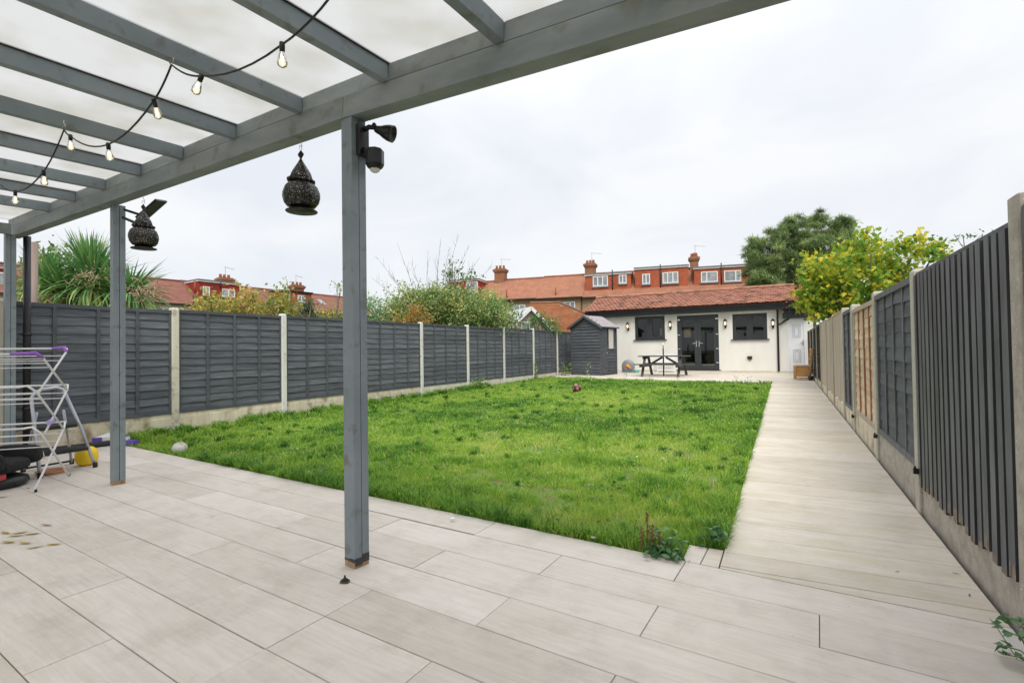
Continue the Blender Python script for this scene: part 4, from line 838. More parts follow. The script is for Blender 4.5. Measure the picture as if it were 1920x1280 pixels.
def house(row, x0, x1, label, ridge, eave, wallm, roofm, dormer=None, wins=(), lows=(), chim=None, pipes=(), vents=(), skyl=None, dm=None, rise=0, fascia='white', gable=False, orig=None, ang=0, white_left=False):
    t = thing('terraced_house', label, 'house', (orig[0], orig[1], 0), ang, row); y_e = -4.0
    b = MB(); b.box((x0,y_e+.2,-.2),(x1,4.0,eave)); b.build('wall', wallm, t)
    b = MB(); vs = [(x0,y_e-.15,eave-.05),(x1,y_e-.15,eave-.05),(x1,0,ridge),(x0,0,ridge),(x0,4.4,eave-.05),(x1,4.4,eave-.05)]
    vs2 = [(x,y,z-.14) for x,y,z in vs]; b.add(vs+vs2, [(0,1,2,3),(3,2,5,4),(0,6,7,1),(0,3,9,6),(3,4,10,9),(1,7,8,2),(2,8,11,5)]); rf_ = b.build('roof', roofm, t)
    b = MB(); b.tube([(x0,0,ridge+.02),(x1,0,ridge+.02)], .12, 8); b.build('ridge_tile', roofm, rf_)
    b = MB(); b.box((x0,y_e-.28,eave-.16),(x1,y_e-.152,eave-.02)); b.build('gutter', M['blackm'], t)
    if dormer:
        d0, d1, zb, zt, yd = dormer
        b = MB(); b.box((d0,yd,zb),(d1,.6,zt-.16)); dmo = b.build('dormer', dm, t)
        b = MB(); b.box((d0-.08,yd-.12,zt-.16),(d1+.08,.7,zt-.03)); b.build('dormer_fascia', M['white'] if fascia == 'white' else M['blackm'], dmo)
        b = MB(); b.box((d0-.12,yd-.18,zt-.03),(d1+.12,.75,zt+.07)); b.build('dormer_roof', M['lead'] if fascia == 'white' else M['blackm'], dmo)
        b = MB(); b.box((d0-.02,yd-.04,zb-.02),(d1+.02,yd-.002,zb+.07)); b.build('flashing', M['lead'], dmo)
    def win(w0, w1, z0, z1, y, bars, pm, sill=True):
        b = MB(); fr = .09
        b.box((w0,y-.06,z0),(w0+fr,y+.05,z1)); b.box((w1-fr,y-.06,z0),(w1,y+.05,z1)); b.box((w0+fr,y-.06,z0),(w1-fr,y+.05,z0+fr)); b.box((w0+fr,y-.06,z1-fr),(w1-fr,y+.05,z1))
        for bx_ in bars: q_ = w0+(w1-w0)*bx_; b.box((q_-.05,y-.06,z0+fr),(q_+.05,y+.05,z1-fr))
        o = b.build('window', M['white'], t); b = MB(); b.box((w0+fr,y-.03,z0+fr),(w1-fr,y+.01,z1-fr)); b.build('pane', pm, o)
        if sill: b = MB(); b.box((w0-.08,y-.12,z0-.14),(w1+.08,y+.0,z0-.003)); b.build('sill', M['lead'], o)
    for (w0, w1, z0, z1, bars, pm) in wins: win(w0, w1, z0, z1, dormer[4]-.003, bars, M[pm])
    for (w0, w1, z0, z1, bars) in lows: win(w0, w1, z0, z1, y_e+.195, bars, M['hpane'])
    if chim:
        c0, c1, zt = chim; b = MB(); b.box((c0,-.5,ridge-1),(c1,.5,zt-.5)); b.box((c0-.1,-.6,zt-.5),(c1+.1,.6,zt-.36)); b.box((c0-.16,-.66,zt-.36),(c1+.16,.66,zt-.16)); b.box((c0,-.5,zt-.16),(c1,.5,zt-.05)); co = b.build('chimney', M['chim'], rf_)
        for k_ in range(3): q_ = c0+.2+(c1-c0-.4)*k_/2; MB().lathe([(.13,-.06),(.15,.12),(.12,.28),(.14,.34),(.1,.35)], (q_,rnd.uniform(-.2,.2),zt-.02), 10).build('chimney_pot', M['pot'], rf_)
        b = MB(); xa = c0+rnd.uniform(.3,.8); b.tube([(xa,0,zt-.3),(xa,0,zt+1.2)], .018, 5); b.tube([(xa-.1,0,zt+1.1),(xa+1.1,.3,zt+1.02)], .012, 5)
        for k_ in range(5): b.tube([(xa+.2+k_*.2,.06*k_-.2,zt+1.08-.02*k_),(xa+.2+k_*.2,.06*k_+.2,zt+1.08-.02*k_)], .008, 4)
        b.build('aerial', M['lead'], rf_)
    for (px_, z0, z1, y) in pipes: MB().tube([(px_,y,z0),(px_,y,z1)], .055, 8).build('soil_pipe', M['blackm'], t)
    for (vx, vz) in vents: MB().tube([(vx,-3.6,vz-.4),(vx,-3.6,vz+.75)], .08, 8).build('vent_pipe', M['terrad'], t)
    if skyl:
        s0, s1, f_ = skyl; yv = y_e*(1-f_); zz_ = eave+(ridge-eave)*f_; b = MB(); q = .55; dz_ = (ridge-eave)/4*q
        b.add([(s0,yv-q,zz_-dz_+.08),(s1,yv-q,zz_-dz_+.08),(s1,yv+q,zz_+dz_+.08),(s0,yv+q,zz_+dz_+.08)], [(0,1,2,3)]); b.build('roof_window', M['hpane'], rf_)
    return t
CO, CA = (-2.85, 55.35), R(11.13); g1 = 'terraced houses beyond the outbuilding'
kw = dict(orig=CO, ang=CA)
house(g1, -32.0, -26.65, 'house with a boxy red dormer half hidden by the big shrubs', 9.28, 6.7, M['stock'], M['hroof'], (-31.7,-28.3,6.95,9.2,-3.0), [(-31.6,-30.7,7.7,8.6,(.5,),'hpane'),(-29.83,-28.41,7.6,8.93,(.33,.66),'net')], (), (-27.3,-26.05,10.75), dm=M['brickr'], **kw)
house(g1, -26.65, -21.4, 'plain orange-roofed house just right of the chimney above the shrubs', 9.36, 6.66, M['stock'], M['hroof'], vents=[(-24.8,7.0)], lows=[(-23.9,-22.6,5.0,6.0,(.5,))], **kw)
house(g1, -21.4, -16.35, 'plain orange-roofed house left of the three brick dormers', 9.42, 6.6, M['stock'], M['hroof'], lows=[(-18.76,-17.18,5.25,6.1,(.33,.66))], vents=[(-19.3,6.9)], pipes=[(-16.5,2,6.5,-3.9)], **kw)
house(g1, -16.35, -11.15, 'house with brick dormer, wide three-light window and white fascia, lowest of the three dormers', 9.44, 6.5, M['stock'], M['hroof'], (-16.22,-11.5,7.02,8.96,-3.0), [(-15.415,-13.85,7.65,8.72,(.33,.66),'hpane'),(-12.74,-11.95,7.82,8.70,(.5,),'hpane')], (), (-16.65,-15.55,10.68), pipes=[(-13.38,7.0,9.3,-3.1)], dm=M['brick'], **kw)
house(g1, -11.15, -5.6, 'house with the tallest brick dormer, middle of three behind the outbuilding', 9.4, 6.5, M['stock'], M['hroof'], (-11.1,-6.0,6.98,9.3,-3.0), [(-10.39,-9.62,7.64,8.67,(.5,),'hpane'),(-8.41,-6.9,7.6,8.71,(.33,.66),'net')], (), None, pipes=[(-8.6,7.0,9.55,-3.1)], dm=M['brick'], **kw)
end_house = house(g1, -5.6, .4, 'end house with brick dormer beside the pine, two curtained windows', 9.36, 6.5, M['stock'], M['hroof'], (-5.42,-.45,6.9,9.0,-3.0), [(-4.79,-3.25,7.5,8.54,(.35,),'net'),(-2.68,-1.16,7.44,8.51,(.68,),'net')], (), (-5.65,-4.85,10.65), pipes=[(-2.93,6.9,9.3,-3.1)], dm=M['brick'], **kw)
b = MB(); b.box((.4,-3.1,-.2),(.62,.5,9.1)); 
o = b.build('party_wall', M['brick'], end_house)
LO, LA = (-52.3, 22.44), R(86.31); g2 = 'terraced houses beyond the left fence'; kw = dict(orig=LO, ang=LA)
house(g2, -14.5, -7.95, 'house with red dormer seen past the leftmost pergola post', 8.35, 5.75, M['creamw'], M['hroofr'], (-13.5,-8.0,5.4,7.75,-3.0), [(-9.6,-8.35,6.3,7.3,(.5,),'net')], dm=M['brickr'], **kw)
house(g2, -7.95, -.2, 'plain house roof behind the spiky palm', 8.3, 5.78, M['creamw'], M['hroofr'], **kw)
house(g2, -.2, 4.3, 'cream-walled house with plain red roof right of the spiky palm', 8.35, 5.8, M['creamw'], M['hroofr'], lows=[(.6,2.6,4.2,5.35,(.33,.66))], vents=[(4.0,7.3)], pipes=[(3.7,3,6.6,-3.95)], **kw)
house(g2, 4.3, 8.6, 'house with red tile-hung dormer and white bargeboard left of the yellow shrubs', 8.39, 5.82, M['creamw'], M['hroofr'], (4.6,8.5,6.15,8.3,-3.0), [(4.97,5.6,6.85,7.7,(.5,),'net'),(6.76,8.02,6.84,7.64,(.5,),'net')], (), (8.0,9.25,9.25), pipes=[(6.6,7.6,8.3,-3.1)], dm=M['brickr'], **kw)
house(g2, 8.6, 12.9, 'plain red-roofed house between the two left dormers', 8.39, 5.83, M['creamw'], M['hroofr'], **kw)
house(g2, 12.9, 17.1, 'house with black-trimmed dormer left of the central pergola post', 8.39, 5.83, M['creamw'], M['hroofr'], (13.3,16.9,6.6,8.1,-3.0), [(13.5,14.1,6.95,7.7,(),'net'),(15.1,16.05,6.95,7.73,(.5,),'net')], (), (16.35,17.65,9.35), dm=M['brick'], fascia='black', **kw)
house(g2, 17.1, 26.0, 'plain red-roofed house with a roof window just left of the central pergola post', 8.39, 5.83, M['creamw'], M['hroofr'], skyl=(18.8,19.5,.55), **kw)

# neighbour's brick wall and gabled garden shed behind the fence
M['obrick'] = mat('orange_brick', (.40,.13,.055), (.52,.23,.11), (3,3,3), rough=.9, c3=(.2,.09,.05), s3=6, lo3=.58, hi3=.72)
M['mort'] = mat('lime_mortar', (.42,.32,.22), (.5,.4,.3), (6,6,6), rough=.95)
wa = thing('brick_wall', 'weathered orange brick gable wall left of the white outbuilding', 'wall', (-9.6, 22.05, 0), R(29))
def wtop(x): return 3.4 if x < .1 else 3.4-(x-.1)*.45
b = MB(); b.add([(-1.3,.012,0),(1.35,.012,0),(1.35,.012,wtop(1.35)),(.1,.012,3.39),(-1.3,.012,3.39),(-1.3,.2,0),(1.35,.2,0),(1.35,.2,wtop(1.35)),(.1,.2,3.39),(-1.3,.2,3.39)], [(0,1,2,3,4),(5,9,8,7,6),(1,6,7,2),(2,7,8,3),(3,8,9,4),(0,4,9,5)]); b.build('mortar_bed', M['mort'], wa)
b = MB()
for r_ in range(46):
    x = -1.3-(.1125 if r_ % 2 else 0)
    while x < 1.3:
        z = r_*.075; xa = max(x,-1.3); xb = min(x+.215,1.35)
        if xb-xa > .03 and z+.066 < wtop(xb): b.box((xa,-rnd.uniform(.0,.012),z),(xb,.015,z+.065))
        x += .225
stuff(b.build('brick', M['obrick'], wa))
b = MB(); b.bar((.08,.1,3.43),(1.4,.1,wtop(1.4)+.04), .28, .06); b.bar((-1.32,.1,3.42),(.08,.1,3.42), .28, .06); b.build('coping', M['terra'], wa)
M['greyfelt'] = mat('pale_roof_sheet', (.42,.44,.46), (.52,.54,.56), (3,3,3), rough=.6)
ns = thing('neighbour_shed', 'gabled shed with white bargeboards and pale roof behind the left fence', 'shed', (-9.45, 18.75, 0), R(52))
hw, ez, rz_ = .95, 2.02, 2.88
b = MB(); b.add([(-hw,0,0),(hw,0,0),(hw,0,ez),(0,0,rz_),(-hw,0,ez),(-hw,2,0),(hw,2,0),(hw,2,ez),(0,2,rz_),(-hw,2,ez)], [(0,1,2,3,4),(5,9,8,7,6),(0,4,9,5),(1,6,7,2)]); b.build('wall', M['ftan'], ns)
b = MB()
for s_ in (-1,1): b.bar((0,-.15,rz_+.05),(0,-.15,rz_+.05),.01,.01) if False else b.add([(0,-.15,rz_+.05),(s_*(hw+.15),-.15,ez-.09),(s_*(hw+.15),2.1,ez-.09),(0,2.1,rz_+.05),(0,-.15,rz_+.01),(s_*(hw+.15),-.15,ez-.13),(s_*(hw+.15),2.1,ez-.13),(0,2.1,rz_+.01)], [(0,1,2,3),(4,5,6,7),(0,1,5,4),(1,2,6,5)])
b.build('roof', M['greyfelt'], ns)
for s_ in (-1,1): MB().bar((s_*.0,-.18,rz_+.0),(s_*(hw+.17),-.18,ez-.15), .03, .14).build('bargeboard', M['white'], ns)
w_ = MB().box((-.4,-.03,1.75),(.0,-.005,2.3)).build('window', M['white'], ns); MB().box((-.36,-.04,1.79),(-.04,-.031,2.26)).build('pane', M['hpane'], w_)
pp_ = thing('timber_pole', 'weathered brown timber pole standing behind the fence beside the spiky palm', 'pole', (-10.64, 3.25, 0))
MB().tube([(0,0,-.2),(0,0,2.96)], .055, 10).build('pole', mat('brown_pole', (.22,.16,.14), (.3,.23,.2), (9,9,1), rough=.9), pp_)
# ---------------------------------------------------------------- things on the rear terrace
M['tablew'] = mat('dark_table_stain', (.045,.045,.047), (.085,.085,.088), (3,14,14), rough=.65, rnd_=.15)
TX, TY = -3.72, 17.95; tz = gh(TY)
pt = thing('picnic_table', 'dark stained picnic table with attached benches in front of the french doors', 'picnic table', (TX, TY, tz), R(-3))
for k in range(5): MB().box((-.84,-.36+k*.146,.68),(.84,-.36+k*.146+.138,.715)).build('tabletop_plank', M['tablew'], pt)
for s_ in (-1,1):
    for k in range(2): y0 = s_*.62-.135+k*.14; MB().box((-.87,y0,.40),(.87,y0+.13,.435)).build('bench_plank', M['tablew'], pt)
for x in (-.62,.62):
    for s_ in (-1,1): MB().bar((x,s_*.20,.68),(x+.0,s_*.62,0.0), .038, .085, upv=(1,0,0)).build('leg', M['tablew'], pt)
    MB().bar((x-.04,-.72,.36),(x-.04,.72,.36), .036, .08).build('bench_bearer', M['tablew'], pt)
    MB().bar((x-.04,-.34,.64),(x-.04,.34,.64), .036, .07).build('top_bearer', M['tablew'], pt)
    MB().bar((x*.9,0,.36),(x*.1,0,.66), .05, .07).build('brace', M['tablew'], pt)
pr = thing('parasol_pole', 'thin black parasol pole standing through the picnic table', 'parasol pole', (TX-.02, TY-.02, tz))
MB().tube([(0,0,0),(0,0,.95)], .024, 10).build('pole', M['black'], pr); MB().tube([(0,0,.951),(0,0,1.18)], .018, 10).build('upper_pole', M['steel'], pr)
gt = thing('slatted_gate', 'white slatted safety gate leaning on the wall behind the picnic table', 'gate', (-4.13, 20.25, gh(20.2)))
b = MB(); b.box((-.36,0,0),(-.32,.03,.72)); b.box((.32,0,0),(.36,.03,.72)); b.box((-.32,0,.05),(.32,.03,.10)); b.box((-.32,0,.30),(.32,.03,.62)); b.box((-.32,0,.66),(.32,.03,.72)); b.build('frame', M['white'], gt)
for k in range(9): MB().box((-.30+k*.07,.005,.10),(-.27+k*.07,.025,.30)).build('slat', M['white'], gt)
M['hosegrey'] = mat('grey_plastic', (.22,.23,.25), (.27,.28,.3), (5,5,5), rough=.45); M['orange'] = mat('orange_plastic', (.75,.30,.03), (.8,.36,.05), (5,5,5), rough=.4); M['teal'] = mat('teal_plastic', (.12,.52,.42), (.16,.58,.47), (4,4,4), rough=.35)
hr = thing('hose_reel', 'round grey hose reel with orange crank standing beside the shed', 'hose reel', (-5.50, 19.7, gh(19.7)))
rm = Matrix.Translation((0,0,.27)) @ Matrix.Rotation(R(90),4,'X')
MB().lathe([(.0,-.09),(.22,-.09),(.25,-.07),(.255,.05),(.235,.1),(.12,.11),(.0,.11)], n=28, M=rm).build('drum', M['hosegrey'], hr)
MB().box((-.24,-.12,0),(.24,.10,.05)).box((-.24,-.1,.05),(-.2,.08,.25)).box((.2,-.1,.05),(.24,.08,.25)).build('base', M['hosegrey'], hr)
b = MB(); b.lathe([(.0,.11),(.075,.112),(.07,.14),(.0,.145)], n=14, M=rm); b.tube([(.0,-.14,.28),(.09,-.16,.22),(.15,-.17,.19)], [.04,.035,.025], 8); b.build('crank_handle', M['orange'], hr)
tag(MB().lathe([(.09,0),(.13,.1),(.12,.11),(.08,.02),(.0,.015)], n=18).build('bowl', M['teal'], None, (-5.2, 19.85, gh(19.8))), 'small teal plastic bowl beside the hose reel', 'bowl')
M['pinew'] = mat('honey_pine', (.42,.20,.06), (.55,.30,.11), (3,3,14), rough=.55)
M['pinel'] = mat('bleached_pine', (.55,.45,.3), (.62,.53,.38), (3,3,14), rough=.7)
ch = thing('wooden_chair', 'honey-coloured box-seat wooden chair by the fence near the white side door', 'chair', (.49, 16.95, gh(16.9)), R(4))
b = MB(); b.box((-.19,-.2,.10),(.15,-.18,.40)); b.box((-.19,.18,.10),(.15,.2,.40)); b.box((-.2,-.18,.12),(-.18,.18,.40)); b.build('seat_box', M['pinew'], ch)
MB().box((-.215,-.225,.405),(.17,.225,.44)).build('seat', M['pinel'], ch)
for x in (-.2,.17):
    for y in (-.2,.2): MB().bar((x,y,0),(x,y,.404), .04, .04, upv=(0,1,0)).build('leg', M['pinew'], ch)
for y in (-.2,.2): MB().bar((.19,y,.44),(.225,y,.93), .04, .035, upv=(0,1,0)).build('back_post', M['pinew'], ch)
for z in (.6,.75,.88): MB().bar((.20+(z-.44)*.07,-.19,z),(.20+(z-.44)*.07,.19,z), .018, .06).build('back_rail', M['pinew'], ch)
MB().bar((-.2,-.2,.06),(.17,-.2,.06), .02, .03).build('stretcher', M['pinew'], ch)
ptl = thing('planter', 'small dark pot with a dead plant between the chair and the fence', 'plant pot', (.68, 16.6, gh(16.6)))
MB().lathe([(.05,0),(.075,.13),(.07,.13),(.0,.115)], n=12).build('pot', M['black'], ptl)
b = MB(); [b.tube([(0,0,.11),(rnd.uniform(-.06,.06),rnd.uniform(-.06,.06),.28),(rnd.uniform(-.12,.12),rnd.uniform(-.1,.1),rnd.uniform(.3,.4))], .004, 4) for _ in range(7)]; b.build('stem', M['pot'], ptl)

# ---------------------------------------------------------------- toys and litter on the lawn and patio
def ball(name, label, cat, x, y, z, r, mats, fn):
    b = MB(); n = 24; m_ = 14; vs = []; 
    prof = [(r*math.sin(math.pi*i/m_), -r*math.cos(math.pi*i/m_)) for i in range(m_+1)]
    prof[0] = (0,-r); prof[-1] = (0,r); b.lathe(prof, n=n)
    me = b.mesh(name, mats); 
    for p in me.polygons: p.material_index = fn(p.center.normalized())
    return tag(obj(name, me, None, (x, y, z)), label, cat)
ico = [Vector(v_).normalized() for v_ in ((0,1,1.618),(0,-1,1.618),(0,1,-1.618),(0,-1,-1.618),(1,1.618,0),(-1,1.618,0),(1,-1.618,0),(-1,-1.618,0),(1.618,0,1),(-1.618,0,1),(1.618,0,-1),(-1.618,0,-1))]
M['fbd'] = mat('dark_ball_leather', (.05,.02,.018), (.09,.04,.03), (9,9,9), rough=.4); M['fbl'] = mat('salmon_ball_panel', (.32,.13,.09), (.38,.19,.13), (9,9,9), rough=.4)
ball('football', 'dark red and salmon football lying in the middle of the far lawn', 'football', -4.30, 10.95, gh(10.95)+.115, .11, [M['fbd'], M['fbl']], lambda n_: 1 if max(n_.dot(q) for q in ico) > .935 else 0)
M['dirty'] = mat('dirty_white_ball', (.55,.54,.48), (.68,.67,.62), (14,14,14), rough=.6, c3=(.3,.26,.17), s3=8, lo3=.55, hi3=.7)
ball('white_ball', 'dirty white ball half sunk in the front left corner of the lawn', 'ball', -6.03, 3.09, .035, .078, [M['dirty']], lambda n_: 0)
M['yellow'] = mat('yellow_ball', (.80,.52,.01), (.86,.6,.02), (5,5,5), rough=.5)
yb = MB().lathe([(0,0),(.05,.004),(.082,.028),(.094,.07),(.094,.115),(.082,.155),(.05,.182),(.012,.19),(0,.189)], n=26)
tag(yb.build('yellow_ball', M['yellow'], None, (-6.20, 2.30, 0)), 'bright yellow ball beside the stepladder foot', 'ball')
M['clay'] = mat('clay_saucer', (.50,.21,.11), (.56,.27,.15), (8,8,8), rough=.85)
tag(MB().lathe([(.10,0),(.115,.028),(.107,.03),(.095,.01),(0,.008)], n=26).build('saucer', M['clay'], None, (-6.10, 1.99, 0)), 'round terracotta plant saucer on the patio under the stepladder', 'saucer')
M['purple'] = mat('purple_print', (.12,.05,.42), (.17,.09,.5), (6,6,6), rough=.5)
pk = thing('food_packet', 'crumpled purple and white packet lying on the patio edge behind the left post', 'packet', (-7.43, 3.0, .03), R(20))
b = MB(); b.add([(-.16,-.1,0),(.16,-.12,.02),(.18,.1,.0),(-.14,.09,.05),(-.15,-.1,.05),(.15,-.11,.075),(.17,.1,.05),(-.13,.08,.09),(0,0,.105)], [(0,1,5,4),(1,2,6,5),(2,3,7,6),(3,0,4,7),(4,5,8),(5,6,8),(6,7,8),(7,4,8),(3,2,1,0)]); b.build('packet_body', M['white'], pk)
b = MB(); b.add([(-.155,-.104,.0),(.0,-.115,.012),(.0,-.112,.068),(-.152,-.104,.056)], [(0,1,2,3)]); b.add([(.06,-.06,.1),(.16,-.112,.08),(.178,.1,.054),(.07,.05,.1)], [(0,1,2,3)]); b.build('printed_panel', M['purple'], pk)
tag(MB().box((-.06,-.04,0),(.07,.035,.03)).box((-.05,-.03,.03),(.05,.03,.045)).build('carton_piece', M['purple'], None, (-7.02, 3.05, .02), R(35)), 'torn purple carton piece in the grass beside the left post', 'litter')
rl = tag(MB().tube([(0,0,.035),(.2,.85,.035)], .033, 12).build('rolled_sheet', M['blackm'], None, (-7.42, 2.22, .0)), 'long black roll lying along the foot of the left fence', 'roll')
# small black object by the middle post, dead leaves
dk = thing('door_wedge', 'tiny dark object lying on the tiles in front of the central post', 'litter', (-1.862, 1.69, 0), R(20))
MB().box((-.02,-.012,0),(.02,.012,.012)).build('base', mat('brown_bit', (.08,.05,.035), (.12,.08,.06), (20,20,20)), dk); MB().lathe([(.018,.012),(.010,.02),(.004,.026),(.005,.034),(.0,.036)], n=8).build('knob', M['blackm'], dk)
M['dleaf'] = leafmat('fallen_leaf', [(0,(.13,.06,.03)),(.4,(.34,.16,.04)),(.7,(.42,.30,.06)),(1,(.36,.34,.08))], trans=.1)
def fallen(x, y, L, rz, t, label, curl=.8):
    n = 6; vs = []; w_ = L*rnd.uniform(.07,.13)
    for i in range(n+1):
        u_ = i/n; ww = w_*math.sin(math.pi*min(1,u_*.95+.03))**.8; z = .002+L*curl*.35*(u_-.5)**2
        vs += [(L*(u_-.5), -ww, z+ww*.5), (L*(u_-.5), 0, z), (L*(u_-.5), ww, z+ww*.35)]
    fs = [(3*i+k, 3*i+3+k, 3*i+4+k, 3*i+1+k) for i in range(n) for k in (0,1)]
    me = npmesh('fallen_leaf', vs, fs, M['dleaf'], [t]*len(vs)); return tag(obj('fallen_leaf', me, None, (x, y, .001), rz), label, 'leaf', 'fallen leaves on the patio')
same = 'small fallen autumn leaf lying flat among others on the patio tiles'
fallen(-5.40,1.46,.10,.6,.35,'curled orange-brown leaf nearest the left edge on the patio'); fallen(-4.23,1.36,.09,.35,.3,'brown leaf with a long stalk in front of the airer')
for x, y, t, a in ((-4.28,1.18,.75,.4),(-4.15,1.19,.8,.7),(-4.05,1.13,.9,.2),(-4.2,1.22,.95,1.0),(-3.94,1.17,.85,.5),(-3.76,1.24,.8,.3),(-3.80,1.17,.75,.8),(-4.33,1.13,.2,.1),(-4.1,1.25,.7,.6)): fallen(x, y, rnd.uniform(.065,.095), a+rnd.uniform(-.3,.3), t*.85, same)
fallen(-5.57,1.67,.07,.2,.05,'dark brown dried leaf by the foot of the airer')
for x, y in ((.38,2.03),(.46,3.0),(-.35,1.62),(-.05,1.75),(.69,2.86),(.70,3.1),(.66,3.45),(.72,3.6),(.70,4.05),(.64,3.75)): fallen(x, y, rnd.uniform(.02,.035), rnd.uniform(0,3), rnd.uniform(0,.3), 'tiny brown leaf scrap lying on the path tiles near the right fence' if x > .3 else 'tiny brown leaf scrap on the tiles near the lawn corner').__setitem__('group', 'leaf scraps by the fence' if x > .3 else 'leaf scraps near the lawn corner')

# ---------------------------------------------------------------- clothes airer
M['wire'] = mat('white_coated_tube', (.72,.72,.72), (.78,.78,.78), (6,6,6), rough=.3); M['violet'] = mat('violet_plastic', (.28,.10,.48), (.33,.14,.55), (5,5,5), rough=.35)
ar = thing('clothes_airer', 'white three-tier clothes airer with purple corners at the left edge', 'clothes airer', (-5.577, 1.8375, 0))
E1 = Vector((-.76,.65,0)); E2 = Vector((-.65,-.76,0)); up3 = Vector((0,0,1)); P3 = lambda s, z, l: E1*s+E2*l+up3*z
LEN = 1.25
tiers = [(( -.222,1.126),(.266,1.175),(.227,.80),(-.22,.80),5,.13), ((-.332,.859),(.287,.839),(.17,.452),(-.115,.453),4,.11), ((-.259,.518),(.238,.505),(.28,.0),(-.28,.0),4,.10)]
for ti, (a, c, ae, ce, nr, rr) in enumerate(tiers):
    for l in (0, LEN):
        MB().tube([P3(*a,l+.10*(1 if l == 0 else -1)), P3(a[0]-.01,a[1]+.01,l+.03*(1 if l == 0 else -1)), P3(a[0]+(ae[0]-a[0])*.10, a[1]+(ae[1]-a[1])*.10, l), P3(*ae,l)], .0085, 8).build('leg', M['wire'], ar)
        MB().tube([P3(*c,l+.06*(1 if l == 0 else -1)), P3(c[0],c[1],l+.015*(1 if l == 0 else -1)), P3(c[0]+(ce[0]-c[0])*.10, c[1]+(ce[1]-c[1])*.10, l+.002), P3(ce[0],ce[1],l+.012)], .0085, 8).build('leg', M['wire'], ar)
    MB().tube([P3(*a,.08), P3(*a,LEN-.08)], .0085, 8).build('top_rail', M['wire'], ar); MB().tube([P3(*c,.05), P3(*c,LEN-.05)], .0085, 8).build('top_rail', M['wire'], ar)
    for side, (p, q) in enumerate(((a,ae),(c,ce))):
        for k in range(3 if side == 0 else 2):
            f_ = .13+.115*k+(.05 if side else 0); s_ = p[0]+(q[0]-p[0])*f_; z_ = p[1]+(q[1]-p[1])*f_
            MB().tube([P3(s_,z_,.0), P3(s_,z_,LEN)], .0042, 6).build('rail', M['wire'], ar)
    if ti == 0:
        for (p, q, l0) in ((a,ae,.13),(c,ce,.06)):
            MB().tube([P3(p[0],p[1]+.002,l0+.06), P3(p[0]-.004,p[1]+.006,.03), P3(p[0]+(q[0]-p[0])*.10,p[1]+(q[1]-p[1])*.10,.0)], [.011,.017,.012], 8).build('corner_cap', M['violet'], ar)
MB().bar(P3(-.08,.535,.0), P3(.10,.548,.03), .03, .03).build('hinge_cap', mat('lilac_plastic', (.42,.32,.62), (.47,.37,.66), (5,5,5), rough=.4), ar)
for s_ in (-.28,.28): MB().lathe([(.010,0),(.010,.02),(.0,.021)], P3(s_,0,0), 8).build('foot', M['blackm'], ar)

# ---------------------------------------------------------------- step ladder
M['alu'] = mat('silver_tube', (.46,.47,.52), (.54,.55,.6), (5,5,5), rough=.32, metal=.6); M['tread'] = mat('ribbed_black_tread', (.018,.018,.018), (.03,.03,.03), (60,4,4), rough=.7, bump=.3)
st = thing('step_ladder', 'silver folding step ladder with black treads behind the airer', 'step ladder', (-6.0, 2.06, 0))
fl_, fr_ = Vector((.07,-.20,0)), Vector((.0,.235,0)); tl, trr = Vector((-.12,-.205,.72)), Vector((-.12,.04,.75))
arc = [fl_, fl_.lerp(tl,.5), tl, tl+Vector((-.01,.03,.05)), tl+Vector((-.012,.08,.075)), trr+Vector((-.012,-.06,.055)), trr+Vector((-.01,-.015,.035)), trr, trr.lerp(fr_,.5)+Vector((0,.015,0)), fr_]
MB().tube(arc, .0145, 10).build('front_frame', M['alu'], st)
bl_, br_ = Vector((-.42,-.17,0)), Vector((-.42,.20,0))
for s_, (p, q) in enumerate(((bl_, tl*.8+Vector((0,0,0))),(br_, trr*.82))): MB().tube([p, Vector((q.x-.03,q.y,.58))], .0115, 8).build('rear_leg', M['alu'], st)
MB().tube([bl_+Vector((0,0,.03)), br_+Vector((0,0,.03))], .010, 8).build('rear_bar', M['blackm'], st)
for f_, dpt in ((.30,.20),(.62,.17)):
    a = fl_.lerp(tl,f_); c = fr_.lerp(trr,f_); b = MB(); x1 = a.x+.03
    b.add([(x1,a.y+.012,a.z),(x1,c.y-.012,a.z),(x1-dpt,c.y-.012,a.z),(x1-dpt,a.y+.012,a.z),(x1,a.y+.012,a.z-.03),(x1,c.y-.012,a.z-.03),(x1-dpt,c.y-.012,a.z-.03),(x1-dpt,a.y+.012,a.z-.03)], [(0,1,2,3),(7,6,5,4),(0,4,5,1),(1,5,6,2),(2,6,7,3),(3,7,4,0)]); b.build('tread', M['tread'], st)
for p in (fl_, fr_, bl_, br_): MB().lathe([(.021,0),(.021,.05),(.015,.052)], p, 8).build('foot', M['black'], st)
